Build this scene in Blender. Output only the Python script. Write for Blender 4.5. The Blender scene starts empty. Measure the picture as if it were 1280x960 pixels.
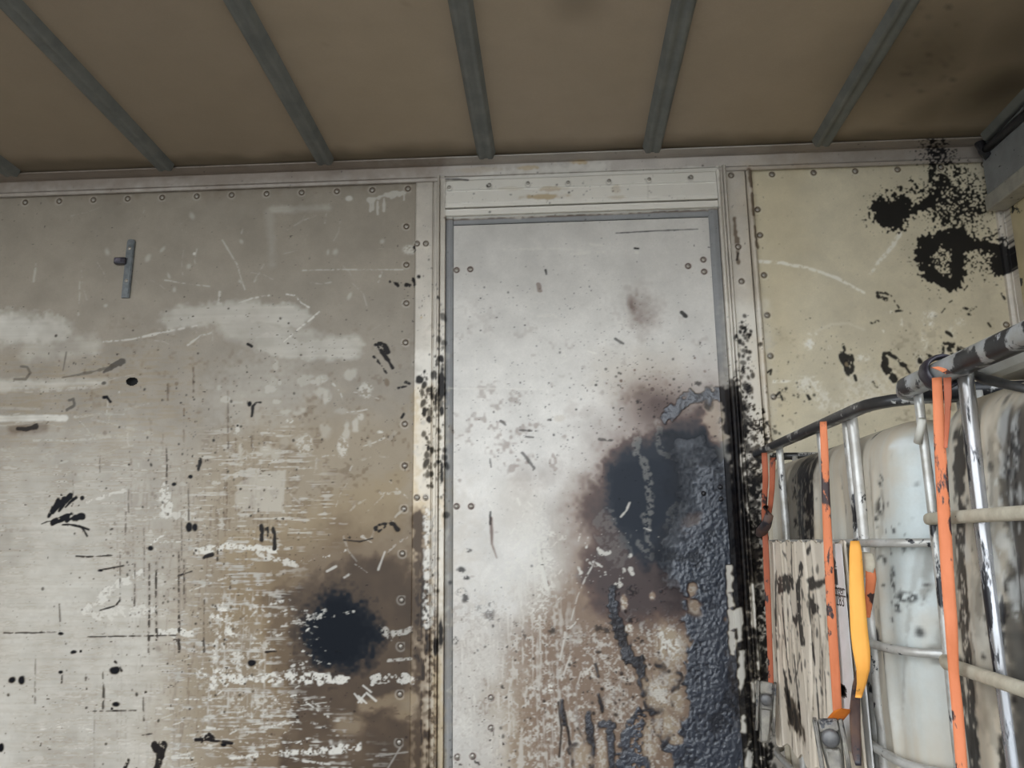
import bpy, bmesh, math, random
import numpy as np
from mathutils import Vector, Matrix, Euler

S = bpy.context.scene
COL = S.collection
rng = np.random.default_rng(7)
random.seed(7)

# ------------------------------------------------------------------ camera
F = 1000.0                                   # focal length in pixels of a 1280 x 960 frame
def _n(v): v = np.array(v, float); return v / np.linalg.norm(v)
_Y = _n([(696 - 640) / F, (480 - 677) / F, 1.0])
_Z = _n([(576 - 640), 480 + 4600, F]); _Z = _n(_Z - _Y * _Z.dot(_Y))
_X = np.cross(_Y, _Z)
if _X[0] < 0: _X = -_X
ROT = np.array([_X, _Y, _Z])                 # world <- camera (right, up, forward)
EYE = np.array([0.0, 0.0, 0.90])
cam_data = bpy.data.cameras.new('camera'); cam = bpy.data.objects.new('camera', cam_data); COL.objects.link(cam)
cam_data.sensor_fit = 'HORIZONTAL'; cam_data.sensor_width = 36.0; cam_data.lens = 36.0 * F / 1280.0
cam_data.clip_start = 0.02
_r, _u, _f = ROT[:, 0], ROT[:, 1], ROT[:, 2]
cam.matrix_world = Matrix(((_r[0], _u[0], -_f[0], EYE[0]), (_r[1], _u[1], -_f[1], EYE[1]), (_r[2], _u[2], -_f[2], EYE[2]), (0, 0, 0, 1)))
S.camera = cam

# ------------------------------------------------------------------ sky and exposure
world = bpy.data.worlds.new('overcast'); S.world = world; world.use_nodes = True
nt = world.node_tree; nt.nodes.clear()
wo = nt.nodes.new('ShaderNodeOutputWorld'); wb = nt.nodes.new('ShaderNodeBackground')
wt = nt.nodes.new('ShaderNodeTexCoord'); ws = nt.nodes.new('ShaderNodeSeparateXYZ'); wr = nt.nodes.new('ShaderNodeValToRGB')
nt.links.new(wt.outputs['Generated'], ws.inputs[0]); nt.links.new(ws.outputs['Z'], wr.inputs[0])
wr.color_ramp.elements[0].position = 0.0; wr.color_ramp.elements[0].color = (0.93, 0.97, 1.0, 1)
wr.color_ramp.elements[1].position = 1.0; wr.color_ramp.elements[1].color = (0.74, 0.86, 1.0, 1)
nt.links.new(wr.outputs[0], wb.inputs[0]); nt.links.new(wb.outputs[0], wo.inputs[0])
wb.inputs['Strength'].default_value = 1.0
vs = S.view_settings
vs.view_transform = 'Standard'; vs.look = 'None'; vs.gamma = 1.0; vs.use_curve_mapping = False
vs.exposure = 2.0

# ------------------------------------------------------------------ from the photograph to the room
YW = 2.97                                    # the wall
XI = 0.655                                   # the left faces of the two tanks
def ray(px, py): return ROT @ np.array([(px - 640) / F, (480 - py) / F, 1.0])
def W(px, py, y=YW): r = ray(px, py); return EYE + r * (y / r[1])
def PX(px, py, x=XI): r = ray(px, py); return EYE + r * (x / r[0])

# ------------------------------------------------------------------ painting of wear: masks on a canvas lying on a surface
def value_noise(h, w, cx, cy, seed, octaves=1):
    g = np.random.default_rng(seed); out = np.zeros((h, w), np.float32); amp = 1.0; tot = 0
    for o in range(octaves):
        a = max(cx / 2 ** o, 1.0); b = max(cy / 2 ** o, 1.0)
        nx = int(w / a) + 3; ny = int(h / b) + 3
        G = g.uniform(-1, 1, (ny, nx)).astype(np.float32)
        xs = np.arange(w) / a; ys = np.arange(h) / b
        xi = xs.astype(int); yi = ys.astype(int); fx = (xs - xi).astype(np.float32); fy = (ys - yi).astype(np.float32)
        fx = fx * fx * (3 - 2 * fx); fy = fy * fy * (3 - 2 * fy)
        R = G[yi] * (1 - fy)[:, None] + G[yi + 1] * fy[:, None]
        out += amp * (R[:, xi] * (1 - fx) + R[:, xi + 1] * fx); tot += amp; amp *= 0.55
    return out / tot
def sstep(a, b, x): t = np.clip((x - a) / (b - a), 0, 1); return t * t * (3 - 2 * t)

class Canvas:
    """channels: W bare pale scuff, G soot, burnt oil and other darkening, T tar, A tan grease, H thickness of the tar"""
    def __init__(s, u0, u1, v0, v1, res, to_uv, seed):
        s.u0, s.v0, s.res = u0, v0, res; s.w = int((u1 - u0) / res) + 1; s.h = int((v1 - v0) / res) + 1
        s.to_uv = to_uv
        for c in 'WGTAH': setattr(s, c, np.zeros((s.h, s.w), np.float32))
        s.nf = value_noise(s.h, s.w, 4, 4, seed); s.nm = value_noise(s.h, s.w, 13, 13, seed + 1, 2); s.nl = value_noise(s.h, s.w, 60, 60, seed + 2, 3)
        s.ns = value_noise(s.h, s.w, 1.6, 1.6, seed + 5)
        s.dh = value_noise(s.h, s.w, 26, 2.2, seed + 6, 2); s.dv = value_noise(s.h, s.w, 2.4, 30, seed + 7, 2)
        s.sx = value_noise(s.h, s.w, 110, 3.5, seed + 3, 2); s.sz = value_noise(s.h, s.w, 3, 70, seed + 4, 2)
    def brk(s, sl, ch, dry, dn):
        w = .1 if ch == 'T' else .25
        q = s.nf[sl] * .6 + s.ns[sl] * .5 + s.nm[sl] * .3 if dn == 'i' else (s.dh if dn == 'h' else s.dv)[sl] * .95 + s.nf[sl] * .3 + s.nm[sl] * .35
        return sstep(dry - w, dry + w, q)
    def at(s, p): u, v = s.to_uv(p[0], p[1]); return np.array([(u - s.u0) / s.res, (v - s.v0) / s.res])
    def win(s, P, m):
        lo = np.floor(P.min(0) - m).astype(int); hi = np.ceil(P.max(0) + m).astype(int) + 1
        x0, y0 = max(lo[0], 0), max(lo[1], 0); x1, y1 = min(hi[0], s.w), min(hi[1], s.h)
        if x1 <= x0 or y1 <= y0: return None
        yy, xx = np.mgrid[y0:y1, x0:x1]; return (slice(y0, y1), slice(x0, x1)), xx.astype(np.float32), yy.astype(np.float32)
    def put(s, ch, sl, f, mode):
        A = getattr(s, ch)
        if mode == 'max': A[sl] = np.maximum(A[sl], f)
        elif mode == 'add': A[sl] = A[sl] + f
        elif mode == 'cut': A[sl] = A[sl] * (1 - np.clip(f, 0, 1))
    def stroke(s, ch, pts, w, val=1.0, rough=0.35, soft=1.0, taper=(1, 1), dry=None, mode='max', dn='i'):
        P = np.array([s.at(p) for p in pts]); k = s.win(P, w + soft + 4)
        if k is None: return
        sl, xx, yy = k; d = np.full(xx.shape, 1e9, np.float32); t = np.zeros(xx.shape, np.float32)
        L = np.r_[0, np.cumsum(np.hypot(*np.diff(P, axis=0).T))]; tot = max(L[-1], 1e-6)
        for i in range(len(P) - 1):
            a, b = P[i], P[i + 1]; e = b - a; q = max(e.dot(e), 1e-9)
            h = np.clip(((xx - a[0]) * e[0] + (yy - a[1]) * e[1]) / q, 0, 1)
            dd = np.hypot(xx - a[0] - h * e[0], yy - a[1] - h * e[1]); m = dd < d
            d[m] = dd[m]; t[m] = ((L[i] + h * (L[i + 1] - L[i])) / tot)[m]
        wl = w * 0.5 * (taper[0] + (taper[1] - taper[0]) * t)
        wl = wl * (1 + rough * (s.nm[sl] * 1.2 + s.nf[sl] * 0.8))
        f = np.clip((wl - d) / soft + 0.5, 0, 1) * val
        if dry is not None: f = f * s.brk(sl, ch, dry, dn)
        s.put(ch, sl, f, mode)
    def blob(s, ch, px, py, rx, ry=None, ang=0, val=1.0, soft=0.5, warp=0.25, dry=None, mode='max', k=1.0, dn='i'):
        c = s.at((px, py)); ry = rx if ry is None else ry; rx, ry = rx * k, ry * k
        r_ = max(rx, ry) * (1.3 + warp); z = s.win(np.array([c]), r_)
        if z is None: return
        sl, xx, yy = z; a = math.radians(ang); dx, dy = xx - c[0], yy - c[1]
        r = np.hypot((dx * math.cos(a) + dy * math.sin(a)) / rx, (-dx * math.sin(a) + dy * math.cos(a)) / ry)
        r = r + warp * (s.nl[sl] * (max(rx, ry) > 25) + s.nm[sl] * .6 + s.nf[sl] * .35)
        f = sstep(1.0, 1.0 - soft, r) * val
        if dry is not None: f = f * s.brk(sl, ch, dry, dn)
        s.put(ch, sl, f, mode)
    def poly(s, ch, pts, val=1.0, soft=4, warp=6, dry=None, mode='max', dn='i'):
        P = np.array([s.at(p) for p in pts]); z = s.win(P, soft + warp * 2 + 3)
        if z is None: return
        sl, xx, yy = z; d = np.full(xx.shape, 1e9, np.float32); ins = np.zeros(xx.shape, bool)
        for i in range(len(P)):
            a, b = P[i], P[(i + 1) % len(P)]; e = b - a; q = max(e.dot(e), 1e-9)
            h = np.clip(((xx - a[0]) * e[0] + (yy - a[1]) * e[1]) / q, 0, 1)
            d = np.minimum(d, np.hypot(xx - a[0] - h * e[0], yy - a[1] - h * e[1]))
            c = ((a[1] > yy) != (b[1] > yy)); xi = a[0] + (yy - a[1]) * e[0] / (e[1] if abs(e[1]) > 1e-9 else 1e-9)
            ins ^= (c & (xx < xi))
        sd = np.where(ins, d, -d) + min(warp, 12) * .9 * s.nm[sl] + min(warp, 6) * .6 * s.nf[sl] + warp * .6 * s.nl[sl]
        f = sstep(-soft * .5, soft * .5, sd) * val
        if dry is not None: f = f * s.brk(sl, ch, dry, dn)
        s.put(ch, sl, f, mode)
    def specks(s, ch, px, py, rx, ry, n, s0, s1, val=1.0, tall=1.3, seed=0, gauss=True, ang=0):
        g = np.random.default_rng(seed)
        for i in range(n):
            a, b = (g.normal(0, .45, 2) if gauss else g.uniform(-1, 1, 2))
            r = s0 + (s1 - s0) * g.random() ** 3
            s.blob(ch, px + a * rx, py + b * ry, r, r * g.uniform(.8, tall), ang=ang + g.uniform(-25, 25), val=val * g.uniform(.7, 1), soft=min(1, .9 / r + .3), warp=.35)
    def scratches(s, ch, px, py, rx, ry, n, l0, l1, ang, dev, w0, w1, v0, v1, seed=0, dry=None, bend=.15):
        g = np.random.default_rng(seed)
        for i in range(n):
            x = px + g.uniform(-1, 1) * rx; y = py + g.uniform(-1, 1) * ry; a = math.radians(ang + g.normal(0, dev)); l = g.uniform(l0, l1)
            dx, dy = math.cos(a) * l / 2, -math.sin(a) * l / 2; o = g.normal(0, bend) * l / 2
            s.stroke(ch, [(x - dx, y - dy), (x - dy * 0 + o * math.sin(a), y + o * math.cos(a)), (x + dx, y + dy)], g.uniform(w0, w1), g.uniform(v0, v1), rough=.6, taper=(g.uniform(.3, 1), g.uniform(.3, 1)), dry=dry)
    def sample(s, u, v):
        x = np.clip((np.asarray(u) - s.u0) / s.res, 0, s.w - 1.001); y = np.clip((np.asarray(v) - s.v0) / s.res, 0, s.h - 1.001)
        xi, yi = x.astype(int), y.astype(int); fx, fy = x - xi, y - yi
        def g(A): return (A[yi, xi] * (1 - fx) + A[yi, xi + 1] * fx) * (1 - fy) + (A[yi + 1, xi] * (1 - fx) + A[yi + 1, xi + 1] * fx) * fy
        return np.stack([g(np.clip(s.W, 0, 1)), g(np.clip(s.G, 0, 1)), g(np.clip(s.T, 0, 1)), g(np.clip(s.A, 0, 1))], -1).astype(np.float32), g(s.H)

# ------------------------------------------------------------------ the wear of the wall, its door and its posts
cw = Canvas(-2.42, 1.73, 0.0, 2.47, .003, lambda px, py: W(px, py)[[0, 2]], 11)
st, bl, po, sk, sc_ = cw.stroke, cw.blob, cw.poly, cw.specks, cw.scratches

# --- left panel: grease and burnt oil
po('A', [(230, 590), (320, 520), (540, 520), (560, 1020), (150, 1020), (200, 800)], .5, 90, 40)
bl('A', 430, 700, 190, 230, val=.55, soft=.8)
po('G', [(330, 700), (420, 655), (530, 640), (540, 1010), (250, 1010), (320, 860)], .40, 70, 40)
po('G', [(352, 740), (430, 690), (528, 668), (532, 1010), (330, 1010), (345, 900)], .60, 60, 34)
bl('G', 434, 792, 125, 135, val=.66, soft=.8, warp=.16)
bl('G', 426, 790, 116, 116, val=1.25, soft=1.0, warp=.16)
bl('G', 505, 760, 40, 80, val=.62, soft=.7)
cw.G *= np.clip(1 + .16 * cw.nl + .05 * cw.nm, .5, 1.3)
st('G', [(524, 650), (523, 1000)], 24, .62, soft=16, rough=.5); po('G', [(519, 700), (541, 690), (541, 1010), (517, 1010)], .75, 18, 8, -.1, dn='v')
st('G', [(541, 640), (541, 760), (540, 1000)], 12, .55, soft=3, dry=-.1)
st('A', [(532, 500), (530, 660)], 40, .6, soft=12)
# buffed, paler areas
st('W', [(214, 398), (262, 392), (318, 390), (372, 397)], 30, .36, rough=.25, soft=9)
st('W', [(330, 428), (380, 438), (440, 434)], 30, .40, rough=.2, soft=8)
st('W', [(290, 405), (340, 420), (390, 432)], 36, .30, rough=.2, soft=14)
st('W', [(-30, 410), (40, 412), (75, 418)], 52, .55, rough=.25, soft=16, taper=(1, .7))
st('W', [(40, 440), (110, 432)], 30, .34, rough=.3, soft=16)
st('W', [(-20, 482), (60, 480), (130, 478)], 16, .5, rough=.4, soft=9, taper=(1, .4))
st('W', [(-20, 524), (50, 522), (82, 523)], 8, .8, rough=.2, soft=3)
st('W', [(340, 262), (410, 260)], 9, .22, soft=6)
st('W', [(337, 265), (340, 330)], 10, .12, soft=8)
po('W', [(-40, 545), (110, 540), (170, 520), (240, 590), (255, 700), (215, 800), (230, 1010), (-40, 1010)], .28, 110, 50)
po('W', [(-40, 640), (120, 640), (190, 720), (190, 1010), (-40, 1010)], .14, 80, 40, mode='add')
bl('W', 330, 490, 95, 80, val=.2, soft=.9, warp=.5)
cw.W = np.clip(cw.W * (1 + .22 * cw.sx + .30 * cw.nm + .55 * cw.nl), 0, 1)
P = cw.W > .05
# sticky label remains
po('W', [(312, 592), (357, 587), (352, 640), (318, 640)], .34, 2, 1.5); st('W', [(357, 588), (353, 640)], 2, .3); po('W', [(292, 634), (296, 606), (318, 596), (322, 640)], .3, 3, 3)
st('G', [(330, 593), (354, 592)], 3, .12, dry=.1); st('G', [(318, 614), (345, 612)], 2, .14, dry=.05); st('W', [(268, 604), (300, 592), (322, 588)], 6, .45, dry=-.1)
# drips of pale paint at the top
st('W', [(462, 250), (478, 245), (503, 242)], 8, .5, rough=.6, soft=2); 
for q in [(463, 252, 264), (472, 252, 268), (480, 248, 264), (466, 250, 262), (505, 242, 250)]: st('W', [(q[0], q[1]), (q[0], q[2])], 3, .45, rough=.5)
bl('W', 436, 248, 6, 5, val=.6, soft=.5); bl('W', 512, 312, 13, 9, val=.6, soft=.6, dry=-.1); bl('W', 243, 317, 3, 3, val=.8)
for q in [(134, 315), (302, 302), (211, 345), (236, 333), (218, 362), (240, 270), (185, 322), (203, 312), (410, 315), (419, 315), (478, 302), (437, 370), (132, 382), (300, 352)]:
    bl('W', q[0], q[1], rng.uniform(3, 7), rng.uniform(4, 9), rng.uniform(-40, 40), .3, .8)
# long scratches
for pts, w, v in [([(130, 427), (165, 424), (205, 415), (246, 407)], 2.4, .6), ([(235, 431), (250, 420), (264, 416)], 2.2, .5), ([(298, 379), (315, 373), (337, 369)], 2, .6), ([(358, 368), (368, 369), (376, 378), (386, 384)], 2, .75),
        ([(354, 428), (378, 407), (390, 398), (399, 390)], 2.2, .8), ([(278, 300), (296, 330), (306, 362)], 1.6, .4), ([(378, 338), (420, 337), (470, 337), (508, 337)], 1.6, .45), ([(472, 353), (477, 340)], 3, .5),
        ([(244, 392), (232, 410)], 1.2, .4), ([(330, 330), (318, 352)], 2, .25), ([(205, 350), (235, 355), (262, 358)], 1.5, .4), ([(275, 365), (273, 380), (279, 378)], 3, .45), ([(45, 330), (42, 352)], 2, .3), ([(100, 352), (98, 395)], 2, .25),
        ([(110, 628), (140, 617), (157, 613)], 5, .7), ([(110, 762), (140, 735), (175, 718)], 12, .75), ([(120, 768), (160, 764), (192, 760)], 12, .7), ([(245, 688), (285, 683), (330, 686), (348, 690)], 6, .85), ([(322, 692), (345, 700), (371, 704)], 7, .7),
        ([(207, 610), (209, 640)], 12, .8), ([(205, 642), (240, 646)], 9, .6), ([(200, 790), (238, 792)], 9, .8), ([(189, 680), (207, 666)], 3, .8), ([(200, 678), (226, 677)], 2, .7), ([(246, 690), (268, 686)], 7, .8)]:
    st('W', pts, w, v, rough=.6, soft=1.4, dry=-.25)
sc_('W', 130, 800, 170, 170, 130, 25, 130, 4, 9, 1, 3, .2, .6, 3, dry=-.1, bend=.05)
sc_('W', 60, 560, 100, 90, 40, 30, 120, 3, 8, 1.5, 5, .15, .4, 4, dry=-.2, bend=.05)
sc_('W', 220, 930, 160, 60, 70, 25, 120, 3, 12, 1, 3, .3, .8, 5, dry=0, bend=.06)
sc_('W', 300, 600, 200, 120, 60, 5, 40, 60, 60, 1, 4, .15, .5, 6, dry=-.1)
sc_('W', 300, 350, 200, 90, 34, 5, 40, 50, 60, .8, 2, .1, .3, 61, dry=-.1)
for i in range(34): bl('W', rng.uniform(270, 470), rng.uniform(455, 570), rng.uniform(4, 15), rng.uniform(4, 14), 0, rng.uniform(.12, .42), .6, .6)
for q in [(380, 556, 14, 18, .5), (428, 560, 8, 14, .6), (455, 488, 12, 12, .5), (402, 475, 10, 7, .4), (362, 526, 6, 4, .7), (297, 535, 4, 10, .6), (475, 540, 6, 3, .7), (300, 575, 16, 14, .3)]: bl('W', q[0], q[1], q[2], q[3], 0, q[4], .5, .6, dry=-.2)
# rough bare patches left of the soot
for q in [(276, 765, 20, 18, .95), (284, 795, 18, 22, .9), (300, 825, 30, 18, .7), (265, 840, 30, 10, .9), (320, 880, 26, 16, .5), (270, 815, 9, 22, .8), (333, 805, 7, 9, .5), (290, 870, 20, 12, .5)]:
    bl('W', q[0], q[1], q[2], q[3], 0, q[4], .5, .7, dry=.12)
sc_('W', 330, 850, 75, 90, 110, 6, 50, 5, 25, 1, 4, .3, .85, 7, dry=.15)
sc_('A', 400, 900, 130, 70, 60, 10, 60, 4, 20, 2, 6, .3, .8, 8)
st('W', [(265, 852), (330, 847), (400, 848), (432, 850)], 9, .85, rough=.9, soft=2, dry=.02, taper=(1, .9))
st('W', [(464, 850), (490, 848), (517, 850)], 8, .7, rough=.9, dry=.08)
st('W', [(288, 948), (340, 942), (400, 938), (447, 934)], 9, .85, rough=.4, soft=2, taper=(.3, 1.1), dry=-.2)
st('W', [(365, 776), (395, 773), (420, 770), (442, 764)], 2.6, .6, dry=.12); st('W', [(338, 755), (362, 750)], 3, .8, dry=0); st('W', [(376, 702), (404, 697), (432, 688)], 2.6, .8, dry=.1)
st('W', [(476, 790), (495, 792), (515, 785)], 5, .5, rough=.8, dry=-.1); st('W', [(485, 826), (515, 823)], 3, .5, dry=-.1); st('W', [(478, 785), (488, 797)], 8, .4, dry=.05)
for q in [(443, 867, 452, 878), (448, 870, 458, 879), (454, 857, 464, 865), (458, 866, 470, 876), (448, 878, 456, 868)]: st('W', [(q[0], q[1]), (q[2], q[3])], 1.8, .75, rough=.4)
st('W', [(473, 712), (478, 698), (481, 690)], 2, .6); st('W', [(430, 722), (440, 716)], 3, .5, dry=0); st('W', [(409, 714), (420, 708)], 2.4, .6)
for q in [(485, 960, 500, 935), (470, 945, 510, 940)]: st('W', [(q[0], q[1]), (q[2], q[3])], 2, .3)
st('A', [(465, 885), (490, 875), (515, 872)], 16, .6, soft=8); bl('A', 505, 893, 22, 12, val=.7, soft=.8); bl('A', 440, 905, 26, 18, val=.5, soft=.8)
st('G', [(455, 884), (490, 876), (518, 874)], 14, .45, soft=8, mode='cut'); bl('G', 505, 892, 26, 14, val=.5, soft=.8, mode='cut'); bl('G', 436, 905, 28, 18, val=.4, soft=.8, mode='cut'); sc_('G', 420, 920, 110, 40, 40, 10, 70, 4, 15, 3, 8, .2, .5, 81)
# --- black marks on the left panel
T = 'T'
st(T, [(153, 452), (141, 458), (130, 465)], 12, .7, taper=(1, .3)); st(T, [(140, 459), (110, 466), (78, 472)], 5, .5, taper=(1, .3), rough=.6)
st(T, [(18, 474), (32, 474), (38, 466), (34, 459), (26, 458)], 3, .5); st(T, [(84, 512), (93, 507), (92, 499), (87, 500)], 4, .6); st(T, [(130, 497), (134, 496), (138, 502)], 4, 1)
st(T, [(22, 536), (33, 537), (45, 533)], 7, .85, taper=(.6, 1)); st('G', [(15, 538), (55, 535)], 12, .45, soft=6); st(T, [(83, 440), (79, 463)], 1.6, .6); bl(T, 130, 479, 4, 3, val=.7)
for q in [(61, 645, 73, 627, 9), (66, 641, 80, 625, 8), (74, 639, 88, 620, 7), (82, 634, 95, 622, 4), (66, 653, 88, 644, 11), (84, 650, 103, 645, 10), (78, 656, 95, 657, 2.5), (88, 656, 111, 662, 3), (102, 659, 109, 670, 3), (52, 655, 66, 651, 1.5)]:
    st(T, [(q[0], q[1]), ((q[0] + q[2]) / 2, (q[1] + q[3]) / 2 - 1), (q[2], q[3])], q[4], 1, rough=.4, dry=-.75, taper=(.6, 1))
for q in [(103, 622, 4, 4), (236, 659, 5, 7), (244, 659, 4, 6), (218, 605, 4, 3), (238, 596, 4, 3), (188, 685, 5, 4), (15, 850, 6, 5), (27, 850, 5, 6), (143, 838, 8, 5), (145, 880, 6, 4), (140, 886, 2, 2), (76, 840, 3, 2), (92, 815, 5, 3), (101, 814, 2, 2), (315, 829, 6, 4), (280, 931, 5, 3), (2, 934, 4, 7), (76, 792, 4, 2), (126, 713, 4, 2), (297, 532, 2, 2), (312, 505, 4, 5)]:
    bl(T, q[0], q[1], q[2], q[3], 0, 1, .4, .4)
for pts, w in [([(250, 574), (248, 588)], 4), ([(144, 827), (148, 830), (152, 838)], 3), ([(255, 697), (266, 693)], 4), ([(327, 658), (327, 674)], 5), ([(335, 660), (335, 670)], 3), ([(341, 661), (343, 668), (343, 686)], 4), ([(320, 504), (316, 508), (315, 520)], 3), ([(321, 503), (326, 503)], 2), ([(470, 431), (480, 443), (491, 460)], 4), ([(474, 429), (481, 433), (485, 440)], 5), ([(467, 446), (476, 456), (483, 466)], 3),
        ([(470, 660), (478, 655), (492, 655), (497, 662)], 5), ([(474, 664), (482, 658)], 3), ([(488, 352), (494, 353), (497, 357)], 5), ([(508, 356), (512, 357)], 5), ([(515, 349), (519, 353), (519, 356)], 4), ([(518, 310), (519, 314)], 4), ([(507, 478), (512, 480)], 4), ([(498, 485), (508, 483)], 3), ([(505, 518), (502, 522)], 3), ([(310, 430), (315, 433)], 3),
        ([(430, 675), (450, 677), (466, 673)], 1.4), ([(194, 930), (200, 940), (196, 962)], 8), ([(200, 928), (206, 930), (198, 960)], 5), ([(245, 925), (262, 924), (290, 929)], 3), ([(262, 918), (272, 926)], 3), ([(252, 928), (258, 920)], 2), ([(156, 960), (160, 950)], 4), ([(178, 919), (190, 917)], 2), ([(332, 815), (346, 814)], 2), ([(95, 695), (110, 696), (140, 694)], 1.5), ([(122, 713), (150, 708), (166, 705)], 1.5), ([(222, 720), (240, 714)], 1.5), ([(125, 763), (145, 757), (150, 750)], 1.8), ([(110, 796), (170, 795), (225, 794)], 1.2), ([(70, 790), (40, 791), (5, 791)], 1.2), ([(114, 889), (170, 888)], 1.2)]:
    st(T, pts, w, .95, rough=.6, dry=-.45)
# vertical runs of oil
for x, y0, y1, w, v in [(75, 755, 792, 1.6, .7), (44, 820, 880, 1.4, .45), (77, 836, 853, 2, .8), (129, 838, 886, 2, .8), (118, 886, 960, 1.2, .4), (150, 690, 755, 1.4, .7), (161, 612, 640, 1.2, .5), (157, 640, 668, 1.4, .6), (168, 705, 757, 1.6, .75), (180, 660, 720, 1.2, .5), (186, 705, 800, 2.2, .85), (196, 703, 800, 2.2, .85), (186, 800, 815, 1.6, .6), (208, 560, 605, 1.4, .8), (224, 690, 815, 2.2, .85), (230, 700, 760, 2, .7), (236, 605, 650, 1.4, .6), (227, 640, 700, 1.2, .5), (255, 750, 815, 1.8, .7), (272, 680, 700, 1.6, .8), (242, 460, 490, 1.2, .6), (210, 480, 500, 1.2, .5), (91, 590, 630, 1.2, .5), (125, 570, 590, 1.2, .5), (285, 490, 540, 1.2, .4), (288, 720, 735, 1.6, .7), (180, 872, 900, 1.6, .7), (219, 855, 870, 1.4, .6), (285, 545, 560, 1.2, .6), (315, 545, 560, 1.2, .5), (270, 680, 690, 1, .4), (107, 842, 852, 1.6, .7), (270, 757, 765, 2, .7)]:
    st(T, [(x + rng.uniform(-1, 1), y0), (x + rng.uniform(-1, 1), (y0 + y1) / 2), (x, y1)], w, v, rough=.6, taper=(.6, 1.2), dry=-.12)
    st('G', [(x, y0), (x, y1)], w * 2.4, .3 if x > 150 else .12, rough=.5, soft=2)
for i in range(60):
    x = rng.uniform(140, 330); y = rng.uniform(500, 900); st('G', [(x, y), (x + rng.uniform(-1, 1), y + rng.uniform(20, 120))], rng.uniform(1, 3), rng.uniform(.15, .5), rough=.6, dry=-.1)
sk(T, 260, 560, 220, 150, 240, .7, 2.4, .9, 1.6, 21); sk(T, 230, 740, 160, 160, 220, .7, 2.4, .9, 1.5, 22); sk(T, 400, 400, 220, 120, 60, .7, 2.2, .9, 1.3, 23); sk(T, 90, 760, 160, 260, 110, .7, 2.6, .8, 1.2, 24)
sk(T, 330, 880, 240, 120, 120, .7, 2.6, .8, 1.0, 25); sk('G', 260, 700, 260, 260, 160, 1, 5, .5, 1.6, 26)

pep = value_noise(cw.h, cw.w, 2.2, 2.2, 77) ; pmask = np.clip(value_noise(cw.h, cw.w, 90, 60, 78, 3) * 1.4 + .35, 0, 1)
_zz = np.linspace(cw.v0, cw.v0 + cw.h * cw.res, cw.h)[:, None]; low = sstep(2.05, 1.2, _zz)
cw.T = np.maximum(cw.T, sstep(.80, .90, pep * .8 + cw.nf * .3 + .12 * (pmask - 1) * 2 + .10 * low) * .85)
cw.G = np.maximum(cw.G, .30 * low * sstep(.25, .6, cw.nm * .6 + cw.nf * .35 + cw.nl * .5))
po('W', [(225, 560), (350, 520), (420, 640), (350, 720), (350, 880), (470, 960), (440, 1010), (200, 1010), (215, 740)], .5, 60, 30, .34, dn='h')
po('W', [(255, 745), (330, 745), (345, 860), (430, 900), (420, 960), (240, 960)], .6, 30, 20, .38, dn='h'); po('W', [(255, 745), (330, 745), (335, 900), (250, 900)], .5, 30, 20, .44, dn='v')
po('G', [(200, 640), (360, 700), (340, 800), (420, 880), (520, 860), (520, 1010), (200, 1010)], .5, 60, 30, .26, dn='h'); po('G', [(160, 600), (340, 600), (340, 1010), (160, 1010)], .4, 60, 30, .36, dn='v')
po('W', [(-40, 560), (220, 560), (230, 1010), (-40, 1010)], .55, 60, 30, .36, dn='h')
po('G', [(-40, 560), (230, 560), (240, 1010), (-40, 1010)], .26, 60, 30, .22, dn='h')
po('A', [(-40, 440), (240, 440), (300, 1010), (-40, 1010)], .35, 60, 30, .10, dn='h')
po('A', [(260, 660), (360, 640), (520, 560), (520, 680), (400, 700), (340, 800), (260, 800)], .85, 60, 26); po('A', [(300, 740), (370, 700), (380, 870), (330, 880)], .9, 40, 20); po('G', [(318, 740), (370, 700), (390, 860), (335, 870)], .50, 40, 16); po('G', [(250, 700), (340, 700), (340, 1000), (250, 1000)], .22, 60, 30)
for i in range(70):
    x = rng.uniform(-10, 240); y = rng.uniform(560, 960); l = rng.uniform(20, 110); st('G', [(x, y), (x + l * .5, y + rng.uniform(-3, 3)), (x + l, y + rng.uniform(-6, 4))], rng.uniform(1, 4), rng.uniform(.08, .32), rough=.8, dry=-.05)
# --- the door
bl('G', 800, 392, 34, 46, 15, .33, .9, .35); bl('G', 790, 380, 14, 34, 15, .22, .9, .5, mode='add'); sk(T, 800, 400, 40, 50, 60, .5, 1.4, .5, 1.2, 31)
bl('G', 810, 500, 75, 44, 20, .25, .9, .3); bl('A', 800, 470, 90, 60, 0, .35, .9)
po('G', [(728, 640), (748, 545), (795, 500), (855, 474), (930, 470), (930, 640), (800, 720), (735, 720)], .46, 110, 12); bl('G', 815, 500, 70, 50, -25, .28, 1.0, .15, mode='add')
po('G', [(742, 625), (760, 566), (800, 536), (830, 515), (880, 500), (930, 495), (930, 760), (860, 760), (800, 720), (750, 710)], .84, 90, 9)
bl('G', 800, 615, 84, 96, 0, 1.15, .75, .12); bl('G', 850, 600, 84, 110, 0, 1.0, .75, .15); po('G', [(745, 640), (760, 560), (850, 515), (930, 540), (930, 760), (840, 740), (770, 710)], .88, 60, 14)
po('G', [(716, 640), (740, 600), (860, 640), (930, 700), (930, 800), (830, 790), (770, 790), (722, 765)], .70, 70, 30)
po('G', [(690, 780), (760, 720), (930, 760), (930, 1010), (700, 1010)], .28, 80, 40)
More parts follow.
